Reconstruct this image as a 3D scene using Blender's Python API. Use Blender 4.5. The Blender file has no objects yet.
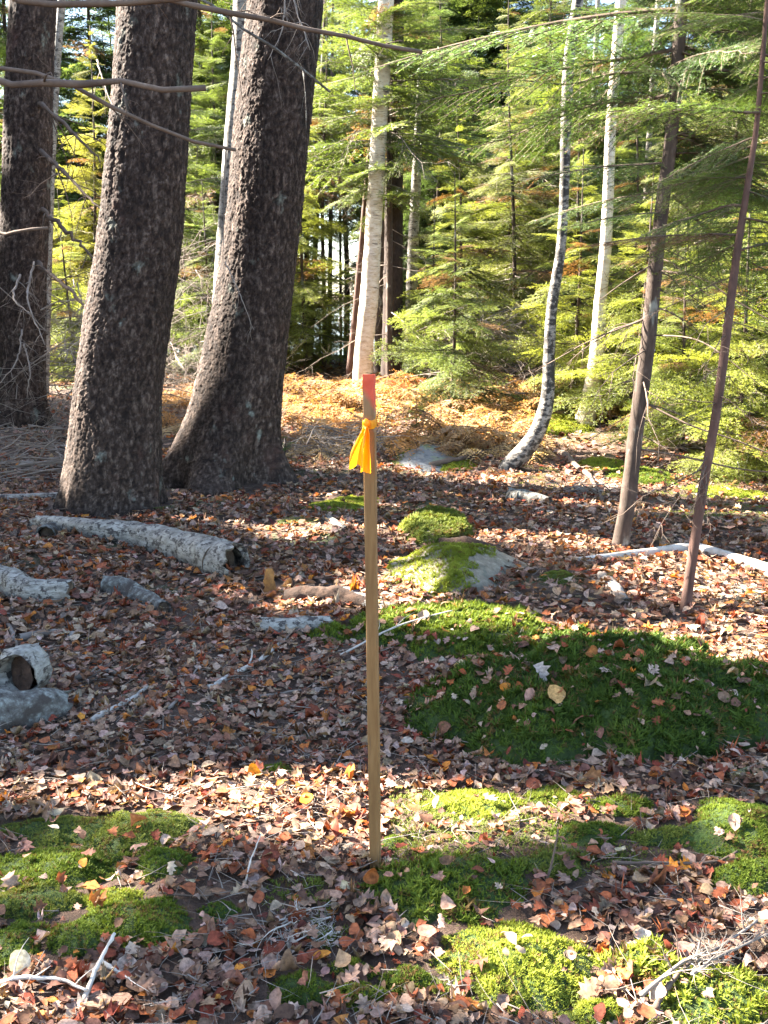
import bpy, math, random
import numpy as np
from mathutils import Vector
PI = math.pi
RS = np.random.RandomState
scene = bpy.context.scene
COL = scene.collection

# ------------------------------------------------------------------ camera maths
F, PITCH, CAMH = 1000.0, math.radians(12.0), 1.5
CW, CH = 768, 1024
cp, sp = math.cos(PITCH), math.sin(PITCH)
def ray(px, py):
    a = (np.asarray(px, float) - CW / 2) / F; b = (CH / 2 - np.asarray(py, float)) / F
    return np.stack([a, cp + b * sp, -sp + b * cp], -1)
def at(px, py, Y):
    """point of the line of sight through a pixel, Y metres ahead"""
    d = ray(px, py); return np.array([0, 0, CAMH]) + d * (Y / d[..., 1:2])
def to_px(P):
    P = np.asarray(P, float); q = P - np.array([0, 0, CAMH])
    w = q[..., 1] * cp - q[..., 2] * sp; v = q[..., 1] * sp + q[..., 2] * cp
    w = np.where(np.abs(w) < 1e-6, 1e-6, w)
    return CW / 2 + F * q[..., 0] / w, CH / 2 - F * v / w, w
def pxsize(P, n):
    """n pixels, in metres, at point P"""
    return n * to_px(P)[2] / F

# ------------------------------------------------------------------ noise
def _h(ix, iy, iz):
    n = (ix * 374761393 + iy * 668265263 + iz * 2147483647 * 3 + 1013) & 0xFFFFFFFF
    n = ((n ^ (n >> 13)) * 1274126177) & 0xFFFFFFFF
    n = (n ^ (n >> 16)) * 2246822519 & 0xFFFFFFFF
    return ((n ^ (n >> 15)) & 0xFFFFFF) / float(0xFFFFFF)
def vn(x, y, z=0.0, seed=0):
    x, y, z = np.broadcast_arrays(np.asarray(x, float), np.asarray(y, float), np.asarray(z, float))
    ix, iy, iz = (np.floor(c).astype(np.int64) for c in (x, y, z))
    fx, fy, fz = x - ix, y - iy, z - iz
    fx, fy, fz = (c * c * (3 - 2 * c) for c in (fx, fy, fz))
    iz = iz + seed * 57
    r = 0
    for dx in (0, 1):
        for dy in (0, 1):
            for dz in (0, 1):
                w = (fx if dx else 1 - fx) * (fy if dy else 1 - fy) * (fz if dz else 1 - fz)
                r = r + w * _h(ix + dx, iy + dy, iz + dz)
    return r * 2 - 1
def fbm(x, y, z=0.0, o=3, seed=0):
    r, a = 0, 1.0
    for k in range(o):
        r = r + a * vn(np.asarray(x) * 2 ** k, np.asarray(y) * 2 ** k, np.asarray(z) * 2 ** k, seed + k); a *= .5
    return r
def ss(a, b, x):
    t = np.clip((x - a) / (b - a), 0, 1); return t * t * (3 - 2 * t)

# ------------------------------------------------------------------ ground
def terrain(x, y):
    x = np.asarray(x, float); y = np.asarray(y, float)
    z = .25 * ss(8, 13, y) - 1.9 * ss(24, 33, y) + 6 * ss(420, 700, y)
    near = 1 - ss(25, 40, np.abs(x) + np.abs(y - 8))
    z = z + near * (.055 * vn(x * .9 + 3, y * .9) + .022 * vn(x * 2.6, y * 2.6, 5) + .008 * vn(x * 7, y * 7, 9))
    z = z + .5 * ss(4, 14, -x) * (1 - ss(18, 28, y)) * ss(4, 8, y) * .4
    return z
DOMES = []        # moss cushions and stones that leaves lie on: (cx, cy, rx, ry, h, seed, p)
def dome_r(d, x, y):
    cx, cy, rx, ry, h, seed, p = d
    u, v = (x - cx) / rx, (y - cy) / ry
    r = np.hypot(u, v); a = np.arctan2(v, u)
    k = 1 + .26 * vn(np.cos(a) * 1.6 + seed, np.sin(a) * 1.6, seed * .37) + .17 * vn(np.cos(a) * 5, np.sin(a) * 5 + seed, 3)
    return r / k
def dome_z(d, x, y):
    r = dome_r(d, x, y)
    n = 1 + .25 * vn(x * 9 + d[5], y * 9, 2) + .12 * vn(x * 24, y * 24, d[5])
    return d[4] * np.power(np.clip(1 - r ** 2.2, 0, 1), d[6]) * n - .004
def surface(x, y, skip=None):
    z = terrain(x, y); z0 = z.copy() if hasattr(z, 'copy') else z
    on = np.zeros(np.shape(z), bool)
    for d in DOMES:
        m = (np.abs(x - d[0]) < d[2] * 1.5) & (np.abs(y - d[1]) < d[3] * 1.5)
        if not np.any(m): continue
        r = dome_r(d, x, y); zz = z0 + dome_z(d, x, y)
        inside = m & (r < 1)
        z = np.where(inside & (zz > z), zz, z); on |= m & (r < 1.03)
    return z, on
def G(px, py, lift=0.0):
    """where the line of sight through a pixel meets the ground"""
    d = ray(px, py); t = np.linspace(.5, 60, 6000)
    P = np.array([0, 0, CAMH]) + d * t[:, None]
    k = np.argmax(P[:, 2] < terrain(P[:, 0], P[:, 1]) + lift)
    return P[k] if k > 0 else P[-1]

# ------------------------------------------------------------------ mesh helpers
class MB:
    def __init__(s): s.V, s.F, s.C, s.n = [], [], [], 0
    def add(s, V, F, C=None):
        V = np.asarray(V, float).reshape(-1, 3)
        if len(V) == 0: return s
        for f in (F if isinstance(F, list) else [F]):
            if len(f): s.F.append(np.asarray(f, np.int64) + s.n)
        s.V.append(V); s.n += len(V)
        if C is None: C = np.ones((len(V), 3)) * .5
        C = np.asarray(C, float)
        s.C.append(np.broadcast_to(C, (len(V), 3)))
        return s
    def mesh(s, name, mat, smooth=True, col=True):
        V = np.concatenate(s.V)
        me = bpy.data.meshes.new(name)
        me.vertices.add(len(V)); me.vertices.foreach_set('co', V.astype(np.float32).ravel())
        tot = np.concatenate([np.full(len(f), f.shape[1]) for f in s.F])
        idx = np.concatenate([f.ravel() for f in s.F])
        st = np.concatenate([[0], np.cumsum(tot)[:-1]])
        me.loops.add(len(idx)); me.loops.foreach_set('vertex_index', idx.astype(np.int32))
        me.polygons.add(len(tot)); me.polygons.foreach_set('loop_start', st.astype(np.int32))
        me.polygons.foreach_set('loop_total', tot.astype(np.int32))
        me.polygons.foreach_set('use_smooth', np.full(len(tot), bool(smooth)))
        if col:
            a = me.color_attributes.new('Col', 'FLOAT_COLOR', 'POINT')
            C = np.concatenate(s.C); C4 = np.concatenate([C, np.ones((len(C), 1))], 1)
            a.data.foreach_set('color', C4.astype(np.float32).ravel())
        me.materials.append(mat); me.update(calc_edges=True)
        return me
    def build(s, name, mat, parent=None, origin=None, smooth=True, label=None):
        if origin is not None: s.V = [v - np.asarray(origin) for v in s.V]
        o = bpy.data.objects.new(name, s.mesh(name, mat, smooth)); COL.objects.link(o)
        if parent is not None: o.parent = parent
        elif origin is not None: o.location = origin
        if label: o['label'] = label
        return o
def tag(o, label=None, cat=None, group=None, kind=None):
    for k, v in (('label', label), ('category', cat), ('group', group), ('kind', kind)):
        if v: o[k] = v
    return o
def thing(name, loc, label, cat, group=None, rz=0):
    o = bpy.data.objects.new(name, None); COL.objects.link(o); o.location = loc; o.rotation_euler = (0, 0, rz)
    o.empty_display_size = .1
    return tag(o, label, cat, group)
def copy_tree(o, parent=None):
    c = o.copy(); COL.objects.link(c)
    if parent is not None: c.parent = parent
    for ch in list(o.children): copy_tree(ch, c)
    return c

def norm(v): return v / np.maximum(np.linalg.norm(v, axis=-1, keepdims=True), 1e-9)
def spline(pts, n):
    """smooth path through rows of numbers"""
    P = np.asarray(pts, float)
    if len(P) == 2: t = np.linspace(0, 1, n)[:, None]; return P[0] * (1 - t) + P[1] * t
    t = np.concatenate([[0], np.cumsum(np.maximum(np.linalg.norm(np.diff(P[:, :3], axis=0), axis=1), 1e-6))]); t /= t[-1]
    m = np.zeros_like(P)
    m[1:-1] = (P[2:] - P[:-2]) / (t[2:] - t[:-2])[:, None]
    m[0] = (P[1] - P[0]) / (t[1] - t[0]); m[-1] = (P[-1] - P[-2]) / (t[-1] - t[-2])
    u = np.linspace(0, 1, n); k = np.clip(np.searchsorted(t, u, 'right') - 1, 0, len(P) - 2)
    h = (t[k + 1] - t[k]); s = ((u - t[k]) / h)[:, None]; h = h[:, None]
    return ((2 * s**3 - 3 * s**2 + 1) * P[k] + (s**3 - 2 * s**2 + s) * h * m[k] + (-2 * s**3 + 3 * s**2) * P[k + 1] + (s**3 - s**2) * h * m[k + 1])
def tubes(P, R, sides=5, caps=True):
    """many tubes with the same number of points: P (n,k,3), R (n,k)"""
    P = np.asarray(P, float); R = np.asarray(R, float)
    n, k, _ = P.shape
    T = np.empty_like(P); T[:, 1:-1] = P[:, 2:] - P[:, :-2]; T[:, 0] = P[:, 1] - P[:, 0]; T[:, -1] = P[:, -1] - P[:, -2]
    T = norm(T); M = norm(P[:, -1] - P[:, 0])
    ref = np.where(np.abs(M[:, 2:3]) < .8, np.array([[0, 0, 1.]]), np.array([[0, 1., .0]]))[:, None, :]
    A = norm(np.cross(T, np.broadcast_to(ref, T.shape))); B = np.cross(T, A)
    th = np.arange(sides) / sides * 2 * PI
    V = P[:, :, None] + R[:, :, None, None] * (A[:, :, None] * np.cos(th)[None, None, :, None] + B[:, :, None] * np.sin(th)[None, None, :, None])
    i = np.arange(k - 1)[:, None]; j = np.arange(sides)[None]; j2 = (j + 1) % sides
    q = np.stack([i * sides + j, i * sides + j2, (i + 1) * sides + j2, (i + 1) * sides + j], -1).reshape(-1, 4)
    off = (np.arange(n) * k * sides)[:, None, None]
    Q = (q[None] + off).reshape(-1, 4)
    Fs = [Q]
    if caps:
        e = np.stack([np.arange(sides)[::-1], (k - 1) * sides + np.arange(sides)])
        Fs.append((e[None] + off).reshape(-1, sides))
    return V.reshape(-1, 3), Fs
def tube1(path, rad, sides=12, n=24, caps=True, rough=0.0, seed=0, scale=20):
    p = spline(np.column_stack([path, rad]), n)
    V, Fs = tubes(p[None, :, :3], p[None, :, 3], sides, caps)
    if rough:
        C = np.repeat(p[:, :3], sides, 0)
        V = C + (V - C) * (1 + rough * fbm(V[:, 0] * scale, V[:, 1] * scale, V[:, 2] * scale, 2, seed))[:, None]
    return V, Fs
def grid_faces(nu, nv, wrap=False):
    i = np.arange(nv - 1)[:, None]; j = np.arange(nu if wrap else nu - 1)[None]; j2 = (j + 1) % nu
    return np.stack([i * nu + j, i * nu + j2, (i + 1) * nu + j2, (i + 1) * nu + j], -1).reshape(-1, 4)

# ------------------------------------------------------------------ materials
def newmat(name):
    m = bpy.data.materials.new(name); m.use_nodes = True
    nt = m.node_tree; nt.nodes.clear()
    out = nt.nodes.new('ShaderNodeOutputMaterial')
    return m, nt, out
def N(nt, t, **kw):
    n = nt.nodes.new(t)
    for k, v in kw.items():
        if k in n.inputs: n.inputs[k].default_value = v
        else: setattr(n, k, v)
    return n
def L(nt, a, b): nt.links.new(a, b)
def mixc(nt, fac, a, b, mode='MIX'):
    n = nt.nodes.new('ShaderNodeMix'); n.data_type = 'RGBA'; n.blend_type = mode
    for s, v in ((n.inputs[0], fac), (n.inputs[6], a), (n.inputs[7], b)):
        if hasattr(v, 'links'): L(nt, v, s)
        elif isinstance(v, (int, float)): s.default_value = v
        else: s.default_value = (*v[:3], 1)
    return n.outputs[2]
def noise(nt, scale, detail=4, rough=.6, vec=None, dist=0):
    n = N(nt, 'ShaderNodeTexNoise', Scale=scale, Detail=detail, Roughness=rough, Distortion=dist)
    if vec is not None: L(nt, vec, n.inputs['Vector'])
    return n.outputs['Fac']
def ramp(nt, fac, stops):
    r = nt.nodes.new('ShaderNodeValToRGB'); L(nt, fac, r.inputs[0])
    e = r.color_ramp.elements
    while len(e) < len(stops): e.new(.5)
    for k, (p, c) in enumerate(stops):
        e[k].position = p; c = (c, c, c) if isinstance(c, (int, float)) else c; e[k].color = (*c[:3], 1)
    return r.outputs['Color']
def objvec(nt, scale=(1, 1, 1)):
    tc = nt.nodes.new('ShaderNodeTexCoord'); mp = nt.nodes.new('ShaderNodeMapping')
    mp.inputs['Scale'].default_value = scale; L(nt, tc.outputs['Object'], mp.inputs['Vector'])
    return mp.outputs['Vector']
def bump(nt, h, strength=.5, dist=.01):
    b = N(nt, 'ShaderNodeBump', Strength=strength, Distance=dist); L(nt, h, b.inputs['Height']); return b.outputs['Normal']
def leafy(name, trans=.3, rough=.55, spec=.3, tint=None, rand=0.0, spots=0.0):
    """a thin leaf, needle or moss blade: colour kept per leaf in Col, light passes through"""
    m, nt, out = newmat(name)
    a = N(nt, 'ShaderNodeVertexColor'); a.layer_name = 'Col'
    c = a.outputs['Color']
    if spots:
        f = noise(nt, 90, 3, .6, objvec(nt)); f = ramp(nt, f, [(.35, 1 - spots), (.7, 1 + spots * .25)])
        c = mixc(nt, 1.0, c, f, 'MULTIPLY')
    if tint: c = mixc(nt, 1.0, c, tint, 'MULTIPLY')
    if rand:
        oi = nt.nodes.new('ShaderNodeObjectInfo')
        r = ramp(nt, oi.outputs['Random'], [(0, (1 - rand, 1 - rand * .8, 1 + rand * .3)), (.5, (1, 1, 1)), (1, (1 + rand, 1 + rand * .5, 1 - rand * .5))])
        c = mixc(nt, 1.0, c, r, 'MULTIPLY')
    p = N(nt, 'ShaderNodeBsdfPrincipled', Roughness=rough); p.inputs['Specular IOR Level'].default_value = spec
    L(nt, c, p.inputs['Base Color'])
    t = nt.nodes.new('ShaderNodeBsdfTranslucent')
    L(nt, mixc(nt, 1.0, c, (1.25, 1.15, .6), 'MULTIPLY'), t.inputs['Color'])
    mx = N(nt, 'ShaderNodeMixShader'); mx.inputs[0].default_value = trans
    L(nt, p.outputs[0], mx.inputs[1]); L(nt, t.outputs[0], mx.inputs[2]); L(nt, mx.outputs[0], out.inputs[0])
    return m
def solid(name, stops, scale=6, vec_scale=(1, 1, 1), rough=.85, bscale=40, bstr=.5, bdist=.01, detail=5, extra=None, spec=.25, useCol=False):
    m, nt, out = newmat(name)
    v = objvec(nt, vec_scale)
    c = ramp(nt, noise(nt, scale, detail, .65, v), stops)
    if extra:
        for (sc, lo, hi, colr, vs) in extra:
            f = ramp(nt, noise(nt, sc, 4, .6, objvec(nt, vs)), [(lo, 0.0), (hi, 1.0)])
            c = mixc(nt, f, c, colr)
    if useCol:
        a = N(nt, 'ShaderNodeVertexColor'); a.layer_name = 'Col'; c = mixc(nt, 1.0, c, mixc(nt, 1.0, a.outputs['Color'], (2, 2, 2), 'MULTIPLY'), 'MULTIPLY')
    p = N(nt, 'ShaderNodeBsdfPrincipled', Roughness=rough); p.inputs['Specular IOR Level'].default_value = spec
    L(nt, c, p.inputs['Base Color'])
    L(nt, bump(nt, noise(nt, bscale, 6, .7, v), bstr, bdist), p.inputs['Normal'])
    L(nt, p.outputs[0], out.inputs[0]); return m

M = {}
M['soil'] = solid('forest_soil', [(.3, (.035, .022, .015)), (.5, (.075, .045, .03)), (.72, (.13, .085, .06))], 9, bscale=60, bstr=.9, bdist=.02,
                  extra=[(1.1, .56, .72, (.05, .07, .02), (1, 1, 1))])
M['leaf'] = leafy('dead_leaf', .22, .7, .15, spots=.5)
M['needle'] = leafy('fir_needle', .56, .45, .35, rand=.28)
M['needle_dark'] = leafy('dark_fir_needle', .38, .45, .3)
M['moss'] = leafy('moss_blade', .35, .7, .15)
M['fern'] = leafy('dead_fern', .35, .7, .15, rand=.2)
M['moss_bed'] = solid('moss_bed', [(.3, (.02, .03, .008)), (.7, (.05, .085, .016))], 30, bscale=120, bstr=1, bdist=.01)
M['spruce_bark'] = solid('spruce_bark', [(.3, (.012, .0072, .005)), (.5, (.036, .0225, .0165)), (.72, (.13, .094, .074))], 30, (1, 1, .55), .9, 130, .9, .008,
                         extra=[(5, .63, .72, (.14, .145, .12), (1, 1, .7)), (3, .6, .75, (.06, .03, .022), (1, 1, .5))], useCol=True)
M['fir_bark'] = solid('fir_bark', [(.3, (.028, .019, .014)), (.55, (.06, .041, .031)), (.8, (.12, .09, .07))], 18, (1, 1, .5), .85, 80, .5, .005,
                      extra=[(8, .58, .68, (.2, .2, .17), (1, 1, .5))])
M['shaded_bark'] = solid('shaded_bark', [(.3, (.014, .009, .007)), (.55, (.032, .021, .016)), (.8, (.07, .05, .04))], 18, (1, 1, .5), .9, 80, .6, .006)  # fir bark darkened in its colour to stand for shade
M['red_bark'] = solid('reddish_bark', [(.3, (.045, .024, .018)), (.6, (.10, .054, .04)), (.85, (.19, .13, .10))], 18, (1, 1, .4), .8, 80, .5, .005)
M['dead_twig'] = solid('dead_twig', [(.3, (.13, .10, .08)), (.6, (.24, .20, .165)), (.8, (.36, .32, .28))], 7, rough=.9, bscale=150, bstr=.3, bdist=.003)
M['brown_twig'] = solid('brown_twig', [(.3, (.06, .04, .03)), (.6, (.12, .085, .062)), (.8, (.22, .18, .14))], 9, rough=.9, bscale=120, bstr=.4, bdist=.004)
M['pale_stick'] = solid('bleached_stick', [(.3, (.30, .25, .2)), (.6, (.45, .4, .34)), (.8, (.6, .55, .5))], 14, rough=.8, bscale=150, bstr=.3, bdist=.003)
def birch(name, pale, tan, dark, k=1.0, lo=.53):
    m, nt, out = newmat(name)
    v1 = objvec(nt, (1, 1, 2.5)); v2 = objvec(nt, (5, 5, 60)); v3 = objvec(nt, (2.2, 2.2, 3.2))
    c = ramp(nt, noise(nt, 5 * k, 5, .7, v1), [(.36, tan), (.62, pale)])
    lent = ramp(nt, noise(nt, 1.0 * k, 3, .6, v2), [(.60, 0.0), (.66, 1.0)])
    c = mixc(nt, lent, c, dark)
    pat = ramp(nt, noise(nt, 3.0 * k, 5, .7, v3), [(lo + .06, 0.0), (lo + .11, 1.0)])
    c = mixc(nt, pat, c, dark)
    p = N(nt, 'ShaderNodeBsdfPrincipled', Roughness=.65); p.inputs['Specular IOR Level'].default_value = .3
    L(nt, c, p.inputs['Base Color'])
    L(nt, bump(nt, noise(nt, 30, 5, .7, v1), .4, .006), p.inputs['Normal'])
    L(nt, p.outputs[0], out.inputs[0]); return m
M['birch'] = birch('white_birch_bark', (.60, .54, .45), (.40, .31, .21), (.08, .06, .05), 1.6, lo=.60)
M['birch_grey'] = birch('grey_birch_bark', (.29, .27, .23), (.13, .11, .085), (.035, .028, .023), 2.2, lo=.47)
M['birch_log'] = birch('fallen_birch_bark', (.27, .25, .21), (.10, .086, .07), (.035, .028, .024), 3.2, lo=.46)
M['rot_wood'] = solid('rotten_wood', [(.3, (.016, .010, .007)), (.6, (.055, .031, .02)), (.85, (.12, .07, .042))], 20, rough=.95, bscale=90, bstr=.8, bdist=.01)
M['lichen_log'] = solid('lichen_bark', [(.3, (.035, .027, .022)), (.5, (.10, .092, .08)), (.7, (.25, .26, .23))], 34, rough=.95, bscale=60, bstr=.9, bdist=.012,
                        extra=[(9, .58, .66, (.05, .04, .033), (1, 1, 1))])
M['log_wood'] = solid('log_wood', [(.3, (.05, .034, .022)), (.6, (.13, .09, .06)), (.85, (.22, .165, .115))], 24, rough=.95, bscale=90, bstr=.9, bdist=.012)
M['rock'] = solid('granite', [(.3, (.10, .082, .058)), (.55, (.185, .155, .112)), (.8, (.31, .27, .20))], 22, rough=.9, bscale=90, bstr=.6, bdist=.008,
                  extra=[(7, .57, .68, (.10, .10, .075), (1, 1, 1))])
M['grey_rock'] = solid('grey_granite', [(.3, (.085, .085, .08)), (.55, (.15, .15, .145)), (.8, (.25, .25, .24))], 24, rough=.9, bscale=90, bstr=.5, bdist=.008,
                       extra=[(6, .55, .66, (.16, .18, .09), (1, 1, 1))])
M['stake_wood'] = solid('stake_wood', [(.3, (.135, .066, .022)), (.55, (.20, .105, .038)), (.8, (.26, .155, .07))], 5, (14, 14, 1.2), .75, 20, .35, .002,
                        extra=[(9, .62, .7, (.13, .075, .035), (6, 6, .6))])
# painted tip: orange paint whose lower edge runs down one side
def tip_mat():
    m, nt, out = newmat('sprayed_tip')
    v = objvec(nt, (14, 14, 1.2))
    wood = ramp(nt, noise(nt, 5, 5, .65, v), [(.3, (.135, .066, .022)), (.55, (.20, .105, .038)), (.8, (.26, .155, .07))])
    tc = nt.nodes.new('ShaderNodeTexCoord'); sx = nt.nodes.new('ShaderNodeSeparateXYZ'); L(nt, tc.outputs['Object'], sx.inputs[0])
    a = N(nt, 'ShaderNodeMath', operation='MULTIPLY_ADD'); L(nt, sx.outputs['X'], a.inputs[0]); a.inputs[1].default_value = 1.6; L(nt, sx.outputs['Z'], a.inputs[2])
    nz = noise(nt, 60, 3, .6, tc.outputs['Object'])
    b = N(nt, 'ShaderNodeMath', operation='MULTIPLY_ADD'); L(nt, nz, b.inputs[0]); b.inputs[1].default_value = .016; L(nt, a.outputs[0], b.inputs[2])
    f = nt.nodes.new('ShaderNodeMapRange'); L(nt, b.outputs[0], f.inputs[0])
    f.inputs[1].default_value = -.062; f.inputs[2].default_value = -.035
    pc = ramp(nt, noise(nt, 40, 3, .6, tc.outputs['Object']), [(.3, (.42, .034, .009)), (.7, (.56, .066, .017))])
    c = mixc(nt, f.outputs[0], wood, pc)
    p = N(nt, 'ShaderNodeBsdfPrincipled', Roughness=.6); L(nt, c, p.inputs['Base Color']); L(nt, p.outputs[0], out.inputs[0]); return m
M['tip'] = tip_mat()
def ribbon_mat():
    m, nt, out = newmat('flagging_tape')
    p = N(nt, 'ShaderNodeBsdfPrincipled', Roughness=.35); p.inputs['Base Color'].default_value = (.85, .33, .006, 1)
    t = nt.nodes.new('ShaderNodeBsdfTranslucent'); t.inputs['Color'].default_value = (.95, .46, .010, 1)
    mx = N(nt, 'ShaderNodeMixShader'); mx.inputs[0].default_value = .5
    L(nt, p.outputs[0], mx.inputs[1]); L(nt, t.outputs[0], mx.inputs[2]); L(nt, mx.outputs[0], out.inputs[0]); return m
M['ribbon'] = ribbon_mat()
def water_mat():
    m, nt, out = newmat('lake_water')
    p = N(nt, 'ShaderNodeBsdfPrincipled', Roughness=.12); p.inputs['Base Color'].default_value = (.10, .17, .24, 1)
    L(nt, bump(nt, noise(nt, 1.5, 3, .5, objvec(nt, (1, .4, 1))), .3, .05), p.inputs['Normal'])
    L(nt, p.outputs[0], out.inputs[0]); return m
M['water'] = water_mat()

# ------------------------------------------------------------------ light, sky, camera
SUN_AZ_BACK, SUN_EL = math.radians(20), math.radians(38)
SUN = np.array([-math.cos(SUN_AZ_BACK) * math.cos(SUN_EL), math.sin(SUN_AZ_BACK) * math.cos(SUN_EL), math.sin(SUN_EL)])
world = bpy.data.worlds.new('World'); scene.world = world; world.use_nodes = True
nt = world.node_tree; bg = nt.nodes['Background']
sky = nt.nodes.new('ShaderNodeTexSky'); sky.sky_type = 'NISHITA'; sky.sun_disc = False
sky.sun_elevation = SUN_EL; sky.sun_rotation = math.atan2(SUN[0], SUN[1]); sky.altitude = 50
nt.links.new(sky.outputs[0], bg.inputs[0]); bg.inputs[1].default_value = .05
sl = bpy.data.lights.new('sun', 'SUN'); sl.energy = 5.0; sl.angle = math.radians(.55); sl.color = (1, .93, .82)
so = bpy.data.objects.new('sun', sl); COL.objects.link(so); so.location = (-20, 10, 20)
so.rotation_euler = Vector(SUN.tolist()).to_track_quat('Z', 'Y').to_euler()
cam = bpy.data.cameras.new('camera'); co = bpy.data.objects.new('camera', cam); COL.objects.link(co)
cam.sensor_fit = 'VERTICAL'; cam.sensor_height = 36; cam.sensor_width = 27; cam.lens = 36 * F / CH
cam.clip_end = 3000; cam.clip_start = .05
co.location = (0, 0, CAMH); co.rotation_euler = (PI / 2 - PITCH, 0, 0)
scene.camera = co
scene.view_settings.view_transform = 'Standard'; scene.view_settings.look = 'None'
scene.view_settings.exposure = 4.05; scene.view_settings.gamma = 1
scene.render.engine = 'CYCLES'
scene.cycles.max_bounces = 8; scene.cycles.diffuse_bounces = 4; scene.cycles.transmission_bounces = 4
scene.cycles.use_denoising = True
try: scene.cycles.denoising_input_passes = 'RGB_ALBEDO_NORMAL'
except Exception: pass

# ------------------------------------------------------------------ sunlit patches, as pixels on the ground, that the added canopy leaves open
LIT = [  # cx, cy, rx, ry, share let through
    (300, 803, 200, 36, 1.0), (480, 806, 110, 26, 1.0), (590, 800, 70, 14, .6), (520, 965, 95, 42, 1.0), (650, 968, 70, 28, .9), (725, 1000, 80, 45, .9),
    (25, 985, 60, 40, .75), (120, 1010, 60, 25, .6), (400, 990, 40, 14, .45), (715, 578, 95, 18, .8), (735, 640, 80, 34, .72), (690, 668, 110, 11, .85),
    (762, 690, 40, 30, .6), (640, 655, 60, 10, .8), (405, 582, 55, 24, 1.0), (490, 622, 90, 13, 1.0), (300, 523, 45, 12, 1.0), (345, 503, 50, 12, .9),
    (745, 930, 50, 20, .5), (750, 845, 50, 45, .6), (60, 880, 120, 26, .8), (140, 925, 60, 20, .7), (110, 830, 90, 12, .6), (330, 962, 40, 9, .5), (300, 590, 70, 12, .5),
    (120, 785, 130, 16, .55), (440, 530, 60, 14, .45), (20, 800, 60, 14, .3)]
def lit_share(x, y):
    z = terrain(x, y) + .05
    px, py, w = to_px(np.stack([x, y, z], -1))
    s = np.zeros(np.shape(x))
    for cx, cy, rx, ry, p in LIT:
        s = np.maximum(s, p * ((((px - cx) / (rx * 1.08)) ** 2 + ((py - cy) / (ry * 1.15)) ** 2) < 1))
    s = np.where((py < 446) & (py > 330) & (px > 235), .92, s)
    s = np.where((py < 488) & (py > 330) & (px > 560), .75, s)
    return np.where(w > .5, s, 0)
LIT_TRUNKS = []   # (x, y, z0, z1, share)
LIT_SPOTS = []    # (point, radius)
def let_through(P, rng=None):
    """True for canopy needles that would stand in the way of a sunlit patch"""
    P = np.asarray(P, float)
    g = P - SUN * ((P[:, 2:3]) / SUN[2])
    s = lit_share(g[:, 0], g[:, 1])
    nz = .5 + .5 * vn(g[:, 0] * 5.5, g[:, 1] * 5.5, 7) * .9 + .12 * vn(g[:, 0] * 16, g[:, 1] * 16, 3)
    drop = nz < s * 1.05
    sh = SUN[:2] / np.linalg.norm(SUN[:2]); tz = SUN[2] / np.linalg.norm(SUN[:2])
    for (tx, ty, z0, z1, p) in LIT_TRUNKS:
        q = P[:, :2] - np.array([tx, ty]); along = q @ sh; off = q @ np.array([-sh[1], sh[0]])
        z = P[:, 2] - along * tz
        m = (along > 0) & (np.abs(off) < .37) & (z > z0) & (z < z1)
        nn = .5 + .5 * vn(off * 5, z * 3.0, tx)
        drop |= m & (nn < p)
    for c, r in LIT_SPOTS:
        q = P - np.asarray(c); al = q @ SUN
        drop |= (np.linalg.norm(q - al[:, None] * SUN, axis=1) < r) & (al > .3)
    return drop
# ------------------------------------------------------------------ setting: ground, lake
def axis(inner0, inner1, step, lo, hi, grow=1.13):
    a = list(np.arange(inner0, inner1, step)); s = step; x = inner1
    while x < hi: a.append(x); s *= grow; x += s
    a.append(hi); s = step; x = inner0 - step; pre = []
    while x > lo: pre.append(x); s *= grow; x -= s
    pre.append(lo); return np.array(pre[::-1] + a)
gx = axis(-4, 4, .045, -900, 900); gy = axis(1.2, 9, .045, -300, 1200, 1.1)
X, Y = np.meshgrid(gx, gy); Z = terrain(X, Y)
Z = Z + .006 * vn(X * 22, Y * 22, 4) * (np.abs(X) < 6) * (Y < 12)
mb = MB().add(np.stack([X, Y, Z], -1), grid_faces(len(gx), len(gy)))
tag(mb.build('ground', M['soil']), kind='structure')
mb = MB().add([[-700, 18, -.75], [700, 18, -.75], [700, 640, -.75], [-700, 640, -.75]], np.array([[0, 1, 2, 3]]))
tag(mb.build('lake_water', M['water'], smooth=False), kind='structure')

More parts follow.
